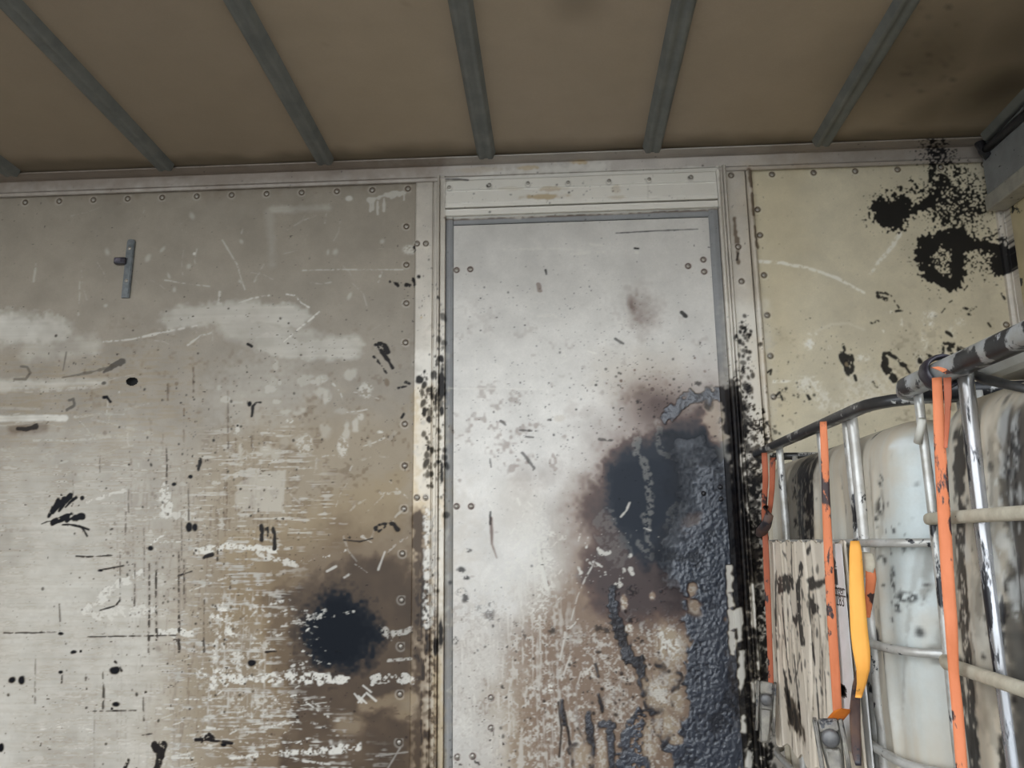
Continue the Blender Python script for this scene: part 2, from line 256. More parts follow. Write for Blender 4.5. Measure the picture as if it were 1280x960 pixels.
po('A', [(620, 860), (680, 740), (730, 640), (940, 700), (940, 1010), (600, 1010)], .75, 120, 40); po('A', [(560, 780), (940, 780), (940, 1010), (560, 1010)], .25, 80, 40); po('A', [(660, 780), (760, 720), (940, 720), (940, 1010), (640, 1010)], .5, 80, 40, mode='add'); po('G', [(640, 790), (720, 700), (930, 740), (930, 1010), (660, 1010)], .42, 80, 40); po('G', [(700, 640), (740, 580), (820, 700), (840, 800), (700, 810)], .46, 90, 16)
bl('G', 715, 512, 14, 18, 0, .14, .8, .5); bl('G', 735, 515, 20, 14, 30, .16, .8, .5); bl('A', 700, 523, 9, 6, 0, .3)
bl('G', 895, 530, 24, 40, 10, .62, .6, .4, mode='cut'); bl('A', 893, 528, 30, 44, 10, .75, .6, .3)
bl('G', 868, 655, 24, 20, 0, .45, .7, .3, mode='cut')
# thick tar
def tar(pts, v=1.0, h=1.0, soft=5, warp=8, dry=None): po('T', pts, v, soft, warp, dry); po('H', pts, h, soft * 3, warp)
tar([(826, 522), (842, 508), (866, 490), (890, 486), (915, 488), (915, 500), (880, 500), (862, 508), (846, 522), (832, 528)], .9, .7)
tar([(905, 485), (925, 480), (940, 960), (890, 960), (902, 700), (912, 600)], .9, .6)
tar([(866, 590), (915, 575), (922, 640), (915, 690), (885, 690), (868, 668), (885, 640), (868, 620)], .85, .8, 8, 12)
tar([(838, 690), (880, 640), (918, 650), (916, 730), (914, 860), (935, 1010), (856, 1010), (850, 930), (860, 880), (862, 800), (850, 750)], .97, 1.0, 6, 10)
tar([(835, 545), (880, 545), (910, 590), (880, 690), (850, 760), (820, 720), (812, 690), (840, 640)], .6, .35, 30, 14)
bl('T', 905, 528, 12, 14, 0, .8, .5, .6, dry=.1); bl('T', 885, 505, 8, 10, 0, .8, .5, .6)
bl('H', 905, 528, 12, 14, 0, .5)
tar([(840, 930), (870, 880), (885, 1010), (820, 1010)], .95, 1.0, 6, 12)
tar([(783, 905), (800, 885), (812, 900), (806, 1010), (770, 1010), (778, 930)], .95, .6, 4, 9, -.2)
for pts, w in [([(764, 738), (768, 770), (777, 795), (787, 822)], 15), ([(797, 826), (802, 850), (810, 876), (817, 886)], 13), ([(818, 888), (828, 910), (838, 930)], 18), ([(735, 892), (738, 925), (739, 1000)], 9), ([(762, 903), (763, 930), (764, 1000)], 9), ([(752, 905), (766, 906)], 9), ([(782, 918), (784, 1000)], 12), ([(714, 938), (720, 935)], 9), ([(822, 828), (832, 842), (848, 846)], 9), ([(845, 846), (843, 880)], 7), ([(703, 876), (702, 890), (706, 905)], 4), ([(748, 868), (753, 890)], 5), ([(744, 830), (748, 845)], 4)]:
    st(T, pts, w, .93, rough=.45, soft=2); st('H', pts, w, .3, soft=4)
st(T, [(698, 878), (702, 910), (699, 945)], 2.2, .8, rough=.4); st(T, [(703, 880), (710, 915), (717, 962)], 3, .85, rough=.4); st(T, [(722, 910), (733, 930)], 2, .7)
for q in [(790, 738, 9, 8), (828, 738, 7, 6), (760, 738, 8, 3), (855, 775, 8, 7), (790, 775, 10, 5), (718, 830, 4, 5), (748, 815, 6, 3), (690, 788, 8, 8), (760, 788, 9, 6), (748, 785, 7, 7), (800, 800, 10, 6), (770, 893, 5, 4), (872, 480, 6, 4), (797, 503, 4, 4), (860, 492, 8, 5), (893, 486, 8, 5)]:
    bl(T, q[0], q[1], q[2], q[3], 0, .75, .6, .6, dry=-.15)
# dents and dabs at the lower left of the door
for q in [(577, 712, 7, 6, .85), (584, 722, 7, 4, .85), (578, 740, 9, 6, .45), (582, 748, 6, 8, .8), (600, 760, 9, 6, .35), (612, 770, 10, 10, .5), (614, 755, 5, 5, .5), (586, 688, 5, 3, .7), (563, 728, 4, 4, .7), (625, 775, 6, 4, .5), (570, 800, 4, 7, .7), (644, 778, 5, 4, .5), (655, 795, 4, 8, .6)]: bl(T, q[0], q[1], q[2], q[3], 0, q[4], .5, .6, dry=-.1)
st(T, [(613, 640), (613, 655)], 3, .8); st('G', [(614, 648), (615, 680), (621, 697)], 6, .5, rough=.3, soft=2, taper=(.8, .3)); st('W', [(612, 630), (617, 640)], 3, .8, dry=-.1)
# blue grey smears across the soot
for pts, w, v in [([(800, 543), (793, 556), (795, 565), (806, 580), (811, 600), (810, 615), (813, 640), (807, 645), (810, 660), (811, 680), (814, 696)], 7, .17), ([(800, 680), (812, 694)], 7, .15), ([(822, 528), (825, 540), (822, 552), (828, 565), (837, 572)], 7, .15), ([(868, 580), (880, 592)], 14, .12), ([(845, 640), (847, 690), (846, 720)], 26, .10), ([(757, 660), (770, 690)], 26, .08)]:
    st('W', pts, w, v, rough=.8, soft=3, dry=-.1)
# bright scuffs of the door
st('W', [(630, 312), (700, 311), (760, 316)], 2.5, .4, dry=-.2); st('W', [(712, 318), (740, 316), (768, 315)], 4, .6, dry=-.1); st('W', [(738, 306), (752, 307)], 3, .5); bl('W', 796, 316, 4, 3, 0, .7)
st(T, [(770, 292), (822, 289), (872, 287)], 1.5, .8, rough=.4); st(T, [(793, 311), (798, 311)], 3, .95); st(T, [(852, 391), (857, 396)], 4, .9); st(T, [(769, 424), (779, 430)], 3, .7); st(T, [(682, 338), (683, 343)], 2.6, .9); st('G', [(673, 356), (675, 364)], 5, .4)
st('W', [(560, 486), (620, 486), (690, 487)], 1.8, .4, dry=0); st('W', [(670, 396), (690, 394), (705, 400)], 3, .35, dry=-.1); st('W', [(704, 442), (705, 452)], 8, .4, dry=0); st('W', [(735, 439), (744, 442)], 2.5, .7)
st('W', [(612, 455), (628, 458)], 2, .3); st('W', [(594, 440), (595, 480), (592, 500)], 2, .2)
for pts, w in [([(650, 538), (672, 539)], 2), ([(655, 546), (671, 547)], 2), ([(626, 526), (632, 531)], 3), ([(612, 574), (614, 584)], 2), ([(653, 566), (668, 585)], 3), ([(749, 549), (766, 551)], 3), ([(686, 525), (690, 522)], 4)]: st(T, pts, w, .65, rough=.5, dry=-.3)
bl('G', 655, 595, 26, 34, 0, .16, .9, .4); bl('G', 690, 590, 40, 26, 30, .16, .9, .4); bl('A', 650, 630, 50, 60, 0, .22, .9)
for q in [(672, 668, 22, 22, .55), (676, 700, 16, 34, .8), (680, 735, 14, 24, .8), (672, 765, 16, 30, .8), (655, 660, 10, 10, .5), (690, 668, 8, 6, .8), (704, 672, 5, 5, .7), (640, 735, 26, 24, .35), (634, 716, 8, 5, .6), (690, 715, 9, 14, .5), (675, 640, 14, 20, .4), (640, 770, 34, 14, .35)]: bl('W', q[0], q[1], q[2], q[3], 0, q[4], .6, .7, dry=-.02)
st('W', [(672, 680), (680, 720), (683, 735)], 5, .9, rough=.5); st('G', [(676, 690), (682, 720), (686, 732)], 2.2, .6)
sc_('W', 668, 690, 30, 60, 70, 5, 24, 80, 40, 1, 3, .4, .9, 33, dry=-.1)
for pts, w in [([(748, 686), (753, 691)], 4), ([(757, 692), (761, 690)], 3.4), ([(734, 700), (740, 707), (750, 706)], 2.2), ([(742, 703), (752, 708)], 3), ([(740, 708), (732, 722), (722, 745), (714, 775)], 1.0), ([(722, 706), (726, 716)], 3), ([(721, 684), (725, 668)], 1.6), ([(733, 684), (735, 672)], 2), ([(771, 730), (775, 728)], 8), ([(775, 716), (774, 727)], 4), ([(780, 712), (778, 722)], 4), ([(788, 712), (790, 716)], 5), ([(787, 695), (788, 696)], 4), ([(862, 692), (868, 698)], 2.2), ([(862, 728), (868, 724), (872, 728)], 2.4), ([(776, 646), (783, 638), (787, 628)], 1.6), ([(778, 790), (786, 782)], 5), ([(805, 660), (813, 663)], 1.6)]:
    st('W', pts, w, .78, rough=.7, soft=1.2, dry=-.3)
sk('W', 745, 715, 30, 22, 50, .5, 1.6, .8, 1.0, 34); sk('W', 770, 680, 60, 40, 30, .4, 1.2, .8, 1.0, 35)
for q in [(838, 808, 22, 22, .95), (830, 792, 18, 12, .9), (826, 870, 20, 26, .7), (840, 815, 30, 24, .5), (832, 850, 26, 18, .4), (846, 872, 10, 26, .5), (786, 785, 6, 6, .9), (836, 905, 16, 14, .5), (868, 760, 12, 14, .3), (865, 735, 8, 10, .35), (780, 755, 5, 12, .55), (815, 745, 5, 7, .5), (828, 905, 16, 20, .4), (845, 925, 12, 8, .5), (812, 925, 10, 26, .5), (752, 945, 8, 34, .5), (725, 945, 20, 30, .3)]:
    bl('T', q[0], q[1], q[2], q[3], 0, .95, .5, .5, mode='cut'); bl('H', q[0], q[1], q[2], q[3], 0, .95, .5, .5, mode='cut'); bl('G', q[0], q[1], q[2], q[3], 0, .6, .7, .5, mode='cut'); bl('W', q[0], q[1], q[2], q[3], 0, q[4], .6, .6, dry=.02)
for q in [(688, 860, 12, 8, 1), (686, 880, 18, 3, .9), (736, 840, 14, 10, .7), (700, 830, 8, 24, .35), (712, 840, 5, 22, .4), (726, 885, 6, 5, .7), (745, 915, 5, 5, .7), (580, 905, 16, 22, .6), (640, 900, 30, 30, .35), (600, 830, 34, 40, .3), (582, 860, 16, 22, .4), (625, 880, 24, 20, .3), (660, 860, 20, 30, .25), (720, 800, 30, 10, .4), (765, 870, 34, 30, .25), (620, 810, 34, 14, .35), (670, 930, 30, 26, .25), (745, 835, 8, 12, .5), (775, 880, 14, 22, .3)]:
    bl('W', q[0], q[1], q[2], q[3], 0, q[4], .6, .7, dry=-.05)
sc_('W', 640, 860, 80, 90, 150, 4, 22, 70, 50, 1, 3, .2, .7, 36, dry=0); sc_('W', 760, 860, 70, 70, 70, 4, 24, 70, 40, 1, 2.4, .2, .6, 37, dry=0)
st('W', [(700, 825), (705, 800), (706, 790)], 2, .7); st('W', [(702, 850), (709, 830), (713, 820)], 2, .7); st('W', [(722, 855), (726, 840)], 2, .6)
sk(T, 650, 470, 120, 190, 190, .5, 2.0, .9, 1.4, 38); sk(T, 800, 470, 90, 60, 150, .6, 2.6, .85, 1.2, 39); sk(T, 700, 560, 110, 110, 160, .6, 1.8, .85, 1.4, 40); sk(T, 680, 860, 150, 150, 170, .6, 2.6, .85, 1.4, 41)
sk('G', 830, 520, 70, 60, 150, 1, 4, .6, 1.2, 42); sk(T, 780, 870, 80, 100, 120, .8, 3.4, .85, 1.2, 43); sk(T, 820, 330, 110, 60, 16, .5, 1.2, .7, 1.2, 44)

po('W', [(566, 780), (660, 640), (700, 700), (700, 800), (760, 840), (760, 1010), (566, 1010)], .6, 50, 24, .34); po('W', [(566, 780), (690, 660), (720, 820), (720, 1010), (566, 1010)], .5, 50, 24, .30, dn='v')
po('G', [(566, 760), (700, 720), (860, 760), (860, 1010), (566, 1010)], .42, 50, 24, .28); po('G', [(680, 780), (860, 760), (860, 1010), (680, 1010)], .5, 40, 20, .28, dn='v')
po('W', [(690, 790), (850, 780), (850, 1010), (690, 1010)], .55, 40, 20, .30)
# --- head of the frame and cove: darker cove ends, tan dried splashes
po('G', [(-60, 200), (480, 190), (560, 196), (540, 226), (-60, 246)], .34, 40, 10); po('G', [(960, 170), (1300, 150), (1300, 196), (960, 208)], .22, 40, 8)  # cove toned darker towards its left and right ends
po('W', [(557, 222), (897, 208), (897, 262), (557, 275)], .6, 3, 2); po('W', [(600, 212), (760, 203), (760, 214), (600, 222)], .5, 14, 6)
for q in [(675, 246, 36, 6, .8), (690, 236, 22, 5, .6), (660, 210, 16, 4, .6), (725, 203, 14, 4, .7), (640, 236, 20, 4, .3), (770, 236, 8, 8, .4), (600, 212, 30, 4, .2), (770, 247, 14, 4, .4)]: bl('A', q[0], q[1], q[2], q[3], 0, q[4], .5, .5); bl('W', q[0], q[1], q[2], q[3], 0, q[4], .5, .5, mode='cut')
sk(T, 730, 245, 150, 40, 90, .6, 2.2, .9, 1.0, 51); st(T, [(557, 224), (572, 224), (585, 225)], 2.4, .8); bl(T, 611, 232, 4, 3, 0, .95); bl(T, 863, 222, 4, 3, 0, .8)
st('G', [(557, 275), (720, 269), (897, 262)], 3, .5); st('G', [(810, 232), (810, 248)], 2, .3)
# --- left post
for x, y0, y1 in [(533, 470, 540), (552, 380, 530), (545, 460, 530), (552, 540, 640), (536, 540, 620)]:
    sk(T, x, (y0 + y1) / 2, 7, (y1 - y0) / 1.6, 60, .8, 5, .95, 1.8, int(x + y0))
for q in [(525, 475, 6, 7), (531, 515, 4, 8), (537, 525, 4, 5), (553, 480, 5, 26), (553, 515, 4, 9), (540, 490, 3, 12), (546, 500, 3, 9), (552, 788, 4, 22), (546, 805, 4, 12), (553, 450, 4, 6), (553, 590, 3, 16), (536, 560, 3, 6), (524, 347, 3, 3)]: bl(T, q[0], q[1], q[2], q[3], 0, .95, .4, .5)
po('W', [(521, 440), (556, 440), (556, 760), (540, 760), (536, 640), (521, 600)], .5, 12, 8); st('W', [(536, 640), (536, 700), (535, 780)], 9, .75, soft=3, rough=.5, dry=-.1)
st('A', [(545, 820), (552, 1000)], 16, .6, soft=6); st('G', [(546, 800), (545, 1000)], 7, .45, soft=3, dry=-.1)
sk(T, 537, 330, 10, 90, 26, .6, 2, .9, 1.4, 55); sk(T, 538, 740, 12, 160, 70, .7, 2.6, .85, 1.6, 56)
sk('A', 535, 560, 14, 130, 50, 2, 6, .7, 1.5, 57)
# --- right post
po('W', [(905, 380), (955, 380), (962, 540), (966, 1000), (915, 1000)], .6, 30, 8); po('A', [(935, 420), (965, 420), (968, 620), (938, 600)], .55, 14, 6)
sk(T, 930, 420, 10, 30, 60, .8, 4, .95, 1.4, 60); sk(T, 932, 490, 14, 60, 110, .8, 5, .95, 1.6, 61); sk(T, 938, 590, 16, 70, 260, .8, 5, .97, 1.5, 62); sk(T, 940, 720, 18, 120, 420, .8, 6, .97, 1.8, 63); sk(T, 940, 880, 20, 120, 420, .9, 7, .97, 1.8, 64)
for q in [(929, 412, 5, 8), (935, 420, 5, 4), (919, 424, 4, 8), (928, 463, 4, 9), (934, 486, 6, 9), (921, 492, 4, 12), (931, 510, 4, 7), (921, 520, 4, 14), (918, 560, 4, 26), (935, 540, 5, 4), (948, 537, 4, 5), (925, 640, 5, 40), (942, 610, 9, 14), (945, 660, 6, 24), (930, 800, 10, 34), (945, 770, 5, 50), (926, 860, 12, 40), (940, 930, 14, 40), (955, 850, 4, 60), (916, 900, 9, 60), (950, 960, 8, 40), (930, 715, 5, 12)]: bl(T, q[0], q[1], q[2], q[3], 0, .97, .4, .6, dry=-.25)
po(T, [(914, 470), (960, 520), (962, 600), (916, 600)], .97, 10, 8, .34); po(T, [(912, 580), (964, 560), (972, 1010), (920, 1010)], .97, 10, 8, .04); po(T, [(905, 850), (965, 850), (972, 1010), (905, 1010)], .97, 30, 20, -.22)
for pts in [[(906, 706), (914, 706), (915, 738), (908, 742)], [(908, 742), (914, 742), (917, 758), (911, 758)], [(908, 763), (926, 760), (928, 800), (921, 802), (920, 786), (910, 790)], [(909, 788), (920, 788), (919, 820), (911, 818)], [(922, 812), (932, 812), (930, 850), (924, 870), (921, 840)], [(925, 895), (930, 890), (932, 914), (926, 914)], [(936, 850), (944, 850), (944, 880), (938, 876)], [(936, 728), (943, 730), (943, 790), (938, 780)], [(943, 800), (950, 800), (948, 836), (944, 836)], [(930, 930), (940, 940), (938, 962), (931, 958)]]:
    for ch in 'TH': po(ch, pts, .97, 2, 2.5, mode='cut')
    po('G', pts, .9, 3, 2.5, mode='cut'); po('W', pts, .85, 3, 2.5)
for pts in [[(922, 300), (921, 326)], [(936, 212), (938, 235)], [(939, 245), (941, 270)], [(943, 285), (946, 310)], [(917, 275), (922, 330)]]: st('G', pts, 5, .5, rough=.4, soft=1.5)
st(T, [(922, 318), (920, 326)], 3, .9)
# --- right panel
A_ = 'A'
po(A_, [(935, 205), (1010, 205), (1000, 420), (960, 560), (940, 560)], .3, 60, 20); bl(A_, 970, 510, 40, 40, 0, .3, .8)
st('W', [(948, 327), (975, 328), (1010, 335), (1045, 347), (1080, 366)], 5, .75, rough=.35, soft=1.5, taper=(.8, .7), dry=-.35); st('W', [(1124, 292), (1112, 312), (1098, 328), (1087, 344)], 6, .7, rough=.35, soft=1.6, taper=(1.1, .6), dry=-.35)
for q in [(1012, 430, 8, 9, .85), (1016, 418, 9, 4, .6), (1010, 480, 22, 14, .6), (1020, 490, 10, 12, .6), (1078, 447, 14, 6, .7), (1060, 475, 8, 8, .4), (1160, 400, 9, 14, .85), (1155, 425, 6, 16, .7), (1165, 393, 8, 7, .8), (1080, 490, 34, 20, .35), (1100, 480, 60, 24, .25), (1037, 434, 3, 5, .6), (1104, 414, 3, 3, .7), (1127, 403, 3, 8, .6), (1200, 402, 8, 8, .5), (1190, 415, 6, 14, .4), (1060, 508, 30, 8, .4), (965, 535, 4, 7, .9), (1030, 500, 12, 20, .5), (1190, 440, 16, 14, .35), (1150, 450, 10, 14, .4), (1112, 390, 6, 3, .5)]: bl('W', q[0], q[1], q[2], q[3], 0, q[4], .6, .6, dry=-.1)
st('W', [(960, 477), (985, 477), (1000, 477)], 3, .7, dry=0); st('W', [(1020, 414), (1040, 405), (1060, 404), (1080, 412)], 3, .2, soft=2)
for pts, w in [([(1097, 366), (1106, 366), (1114, 370)], 4), ([(1099, 371), (1108, 374)], 6), ([(1118, 376), (1126, 388)], 2.4), ([(1120, 389), (1128, 388)], 3), ([(1054, 431), (1056, 438), (1052, 442)], 3), ([(1052, 443), (1056, 452), (1060, 464)], 8), ([(1063, 445), (1065, 462)], 5), ([(1056, 446), (1064, 450)], 6), ([(1106, 443), (1112, 442), (1120, 448), (1130, 456)], 5), ([(1106, 448), (1107, 460), (1114, 470), (1117, 476)], 7), ([(1130, 456), (1137, 466)], 2), ([(1092, 478), (1096, 484)], 5), ([(1068, 470), (1070, 476)], 3), ([(1009, 493), (1013, 499)], 4), ([(966, 498), (975, 490), (978, 500)], 2), ([(959, 466), (964, 462), (963, 468)], 2), ([(1090, 404), (1098, 402)], 5), ([(1146, 446), (1150, 452)], 5), ([(1182, 430), (1192, 432), (1200, 438)], 6), ([(1186, 436), (1190, 444)], 5), ([(1180, 428), (1178, 446)], 3), ([(1158, 443), (1164, 446)], 4), ([(1183, 415), (1190, 420)], 4), ([(1205, 385), (1212, 388), (1220, 384)], 3), ([(1211, 393), (1213, 393)], 3), ([(1235, 404), (1238, 408)], 2), ([(1197, 432), (1206, 436)], 3), ([(1134, 386), (1138, 392)], 2), ([(1252, 367), (1256, 374)], 2.4), ([(1183, 380), (1190, 376)], 1.6), ([(1177, 391), (1181, 386)], 1.4)]:
    st(T, pts, w, .95, rough=.6, dry=-.35)
bl('G', 1058, 454, 5, 7, 10, .4, .6, .4); bl('T', 1058, 455, 3, 4, 0, .7, .6, .3, mode='cut'); bl('A', 1058, 455, 4, 5)
sk(T, 985, 495, 40, 28, 46, .7, 2.6, .9, 1.2, 70); sk(T, 1080, 440, 130, 60, 60, .6, 1.8, .8, 1.2, 71); sk(T, 1180, 440, 70, 40, 60, .7, 2.4, .9, 1.2, 72); sk(T, 960, 545, 20, 26, 60, .8, 3.4, .95, 1.3, 73)
# black burst of tar, high on the right panel and over the cove
D = np.zeros_like(cw.T); keep = cw.W.copy(); cw.W = D
st('W', [(1108, 268), (1122, 262)], 44, 1.0, soft=22, rough=.2); st('W', [(1120, 268), (1120, 285)], 16, .9, soft=10)
st('W', [(1130, 262), (1152, 256), (1170, 244), (1178, 224)], 22, .86, soft=20, rough=.3); st('W', [(1172, 236), (1172, 205), (1169, 178)], 30, .70, soft=36, rough=.3)
for q in [(1190, 262, 74, 60, .58), (1180, 225, 60, 50, .54), (1225, 255, 36, 46, .54), (1205, 262, 40, 26, .60), (1140, 240, 58, 38, .50), (1180, 325, 68, 62, .49), (1110, 262, 42, 36, .56), (1238, 300, 40, 40, .5), (1172, 190, 34, 26, .50)]: bl('W', q[0], q[1], q[2], q[3], 0, q[4], .8, .1)
st('W', [(1205, 302), (1180, 298), (1158, 308), (1154, 325), (1164, 342), (1180, 352), (1192, 354), (1196, 338), (1196, 318)], 24, 1.0, soft=16, rough=.2)
st('W', [(1195, 290), (1215, 304), (1240, 310), (1275, 325)], 20, .95, soft=14, rough=.3); st('W', [(1210, 310), (1180, 306)], 18, .95, soft=10)
bl('W', 1252, 332, 22, 22, 0, 1.0, .6); bl('W', 1182, 325, 9, 13, 0, .55, .7, .2, mode='cut')
D = cw.W; cw.W = keep
kfine = value_noise(cw.h, cw.w, 2.6, 2.6, 99, 1); burst = sstep(.52, .62, D + .42 * (kfine * .66 + cw.nf * .40 + cw.nm * .10) * sstep(.06, .28, D))
cw.T = np.maximum(cw.T, burst * .97); cw.W *= (1 - burst); 
fine = value_noise(cw.h, cw.w, 1.9, 1.9, 98, 1); keep2 = cw.W.copy(); cw.W = np.zeros_like(cw.T)
for q in [(1195, 250, 95, 80, 1.0), (1185, 320, 80, 74, .8), (1115, 262, 58, 52, .8), (1172, 195, 46, 50, 1.0), (1245, 320, 60, 60, .9)]: bl('W', q[0], q[1], q[2], q[3], 0, q[4], 1.0, .1)
cw.T = np.maximum(cw.T, sstep(.44, .60, cw.W * .62 + fine * .42 + kfine * .18) * .97); cw.W = keep2 * (1 - cw.T)
# grime rings round the rivets are laid down with the rivets
RIV = []
for i in range(13): RIV.append(('left', -.564 - .1443 * i, 2.296))
for p in [(508, 283), (508, 331), (508, 379), (507, 428), (506, 530), (506, 582), (505, 636), (503, 692), (502, 750), (501, 808), (500, 868), (499, 928)]: RIV.append(('left', *W(*p)[[0, 2]]))
for p in [(522, 306), (533, 306), (522, 622), (533, 622)]: RIV.append(('postl', *W(*p)[[0, 2]]))
for p in [(562, 236), (612, 233), (660, 231), (710, 230), (761, 228), (811, 226), (863, 223)]: RIV.append(('head', *W(*p)[[0, 2]]))
for p in [(965, 218), (1017, 216), (1069, 214), (1122, 212), (1176, 209), (1230, 206), (947, 262), (950, 294), (955, 344), (959, 394), (963, 445), (967, 496), (1258, 406)]: RIV.append(('right', *W(*p)[[0, 2]]))
for p in [(913, 221), (922, 310), (926, 353)]: RIV.append(('postr', *W(*p)[[0, 2]]))
for p in [(571, 338), (588, 337), (860, 333), (879, 325), (880, 340), (571, 633), (589, 633), (614, 872), (614, 910), (572, 946), (591, 945)]: RIV.append(('door', *W(*p)[[0, 2]]))
for p in [(879, 617), (900, 609), (901, 624)]: RIV.append(('doort', *W(*p)[[0, 2]]))
for k, x, z in RIV:
    if k == 'doort': continue
    i, j = int((x - cw.u0) / cw.res), int((z - cw.v0) / cw.res); yy, xx = np.mgrid[j - 6:j + 6, i - 6:i + 6]
    if j < 7 or i < 7 or j > cw.h - 8: continue
    r = np.hypot(xx - (x - cw.u0) / cw.res, yy - (z - cw.v0) / cw.res); s_ = np.s_[j - 6:j + 6, i - 6:i + 6]
    cw.G[s_] = np.maximum(cw.G[s_], .75 * np.exp(-((r - 3.2) / 1.0) ** 2)); cw.W[s_] = np.maximum(cw.W[s_], .22 * np.exp(-((r - 5.4) / 1.0) ** 2))
cw.T = np.clip(cw.T, 0, 1); cw.G = np.clip(cw.G, 0, 1); cw.W = np.clip(cw.W, 0, 1)
rid = 1 - np.abs(value_noise(cw.h, cw.w, 6, 6, 301, 2)) * 2
relief = np.clip(.45 * rid * (.6 + .6 * cw.nm) + .45 * value_noise(cw.h, cw.w, 2.6, 3.2, 302, 1) + .8 * value_noise(cw.h, cw.w, 22, 28, 303, 2), -.4, 1.4)
cw.H = (cw.H * (.0009 + .0032 * (relief + .3)) * np.clip(cw.T * 1.4, 0, 1) + .0007 * (cw.T > .5)).astype(np.float32)

# ------------------------------------------------------------------ the wear of the tanks' left faces and the board
cs = Canvas(.40, 2.85, 0.0, 1.25, .0025, lambda px, py: PX(px, py)[[1, 2]], 401)
cs.A += (.80 + .30 * cs.nl + .18 * cs.sz).clip(0, 1)
for q in [(1135, 590, 13, 90, .85), (1128, 640, 14, 80, .5), (1140, 850, 16, 60, .25), (1130, 740, 13, 60, .55)]:
    cs.blob('A', q[0], q[1], 3 * q[2], q[3] * 1.6, 0, q[4], .8, .2, mode='cut')
def side(ch, pts, w, v=.9, **k): cs.stroke(ch, pts, w * 1.0, v, **{**dict(rough=.6, soft=2, dry=-.45), **k})
cs.poly('T', [(994, 590), (1016, 565), (1019, 690), (998, 690)], .93, 12, 30, dry=.0); cs.poly('G', [(985, 565), (1022, 545), (1022, 692), (985, 692)], .55, 20, 20)
for x in (1008, 1014, 1002, 1018): side('T', [(x - 3, 560 + (x % 7) * 5), (x, 620), (x + 1, 690)], 12, .9)
cs.poly('G', [(1246, 520), (1270, 500), (1340, 440), (1360, 1010), (1286, 1000), (1262, 760)], .80, 26, 10); cs.poly('G', [(1236, 560), (1262, 560), (1275, 900), (1246, 900)], .40, 20, 8)
for pts, w in [([(1203, 540), (1208, 660), (1222, 860), (1232, 980)], 13), ([(1200, 560), (1202, 620)], 6), ([(1212, 660), (1220, 780), (1224, 840)], 9), ([(1208, 830), (1216, 960)], 12), ([(1190, 700), (1206, 960)], 7), ([(1262, 760), (1268, 960)], 6), ([(1120, 820), (1126, 900), (1130, 940)], 5), ([(1104, 790), (1108, 805)], 8), ([(1150, 560), (1146, 620)], 4), ([(1084, 520), (1080, 545)], 4)]: side('T', pts, w)
for q in [(1106, 633, 6, 9), (1132, 746, 9, 5), (1122, 724, 3, 12), (1128, 760, 4, 4), (1112, 700, 4, 4), (1143, 790, 3, 6), (1104, 600, 4, 6), (1060, 640, 3, 5), (1275, 560, 5, 14), (1262, 590, 7, 8)]: cs.blob('T', q[0], q[1], q[2] * 1.6, q[3] * 1.1, 0, .85, .6, .5, dry=-.2)
cs.specks('T', 1115, 700, 90, 170, 120, 1, 3, .85, 1.5, 410); cs.specks('T', 1250, 700, 130, 260, 120, 1, 4, .85, 1.6, 411)
for i in range(40):
    x = rng.uniform(1080, 1290); y = rng.uniform(500, 820); side('G', [(x, y), (x + rng.uniform(0, 8), y + rng.uniform(60, 220))], rng.uniform(3, 9), rng.uniform(.15, .45))
cs.blob('W', 1113, 556, 12, 5, 0, .8, .5, .4); cs.blob('W', 1130, 900, 40, 20, 0, .25, .8, .6, dry=0)
cs.specks('W', 1270, 640, 40, 160, 70, 1.5, 7, .45, 2.6, 412)
for x_, y_, l_ in [(1262, 545, 40), (1272, 580, 60), (1268, 640, 50), (1278, 700, 70), (1262, 720, 40), (1274, 520, 30)]: cs.stroke('W', [(x_, y_), (x_ - 3, y_ + l_ * .5), (x_ - 2, y_ + l_)], 5, .4, rough=.6, soft=2, dry=-.1); cs.stroke('T', [(x_ + 3, y_), (x_ + 1, y_ + l_)], 4, .8, rough=.6, soft=2, dry=-.1)
# board
cb = Canvas(.40, 2.85, 0.0, 1.25, .0025, lambda px, py: PX(px, py, .618)[[1, 2]], 501)
cb.A += (.35 + .3 * cb.nl + .25 * cb.sz).clip(0, 1)
def brd(pts, w, v=.92, ch='T', **k): cb.stroke(ch, pts, w * 1.2, v, **{**dict(rough=.5, soft=2, dry=-.62), **k})
for pts, w in [([(974, 735), (981, 731), (990, 727)], 15), ([(977, 740), (979, 780), (984, 830), (988, 850)], 6), ([(1003, 710), (999, 735), (1001, 770), (1005, 800)], 10), ([(988, 752), (991, 772), (996, 778), (999, 768)], 6), ([(1010, 727), (1016, 724), (1020, 730), (1014, 734), (1011, 728), (1012, 760), (1016, 800), (1020, 830)], 5), ([(1018, 732), (1033, 725)], 5), ([(1016, 758), (1023, 762)], 12), ([(968, 680), (969, 760), (972, 880)], 3), ([(990, 680), (991, 720)], 3), ([(979, 690), (984, 700)], 3), ([(993, 820), (998, 870), (1003, 925)], 3), ([(978, 840), (984, 880)], 8), ([(1022, 850), (1026, 900)], 3), ([(1032, 840), (1034, 890)], 2.4), ([(1010, 690), (1014, 684)], 5), ([(1002, 820), (994, 850)], 3), ([(1020, 900), (1027, 925)], 4)]: brd(pts, w)
cb.poly('G', [(980, 868), (1002, 885), (1010, 925), (984, 908)], .7, 14, 16); cb.poly('T', [(982, 880), (996, 888), (1000, 908), (986, 905)], .8, 8, 14, dry=.05)
for i in range(26):
    x = rng.uniform(962, 1042); y = rng.uniform(680, 860); brd([(x, y), (x + 2, y + rng.uniform(30, 120))], rng.uniform(1.4, 4), rng.uniform(.2, .5), 'G')
cb.specks('T', 1010, 790, 50, 140, 200, 1, 5, .85, 1.8, 511)
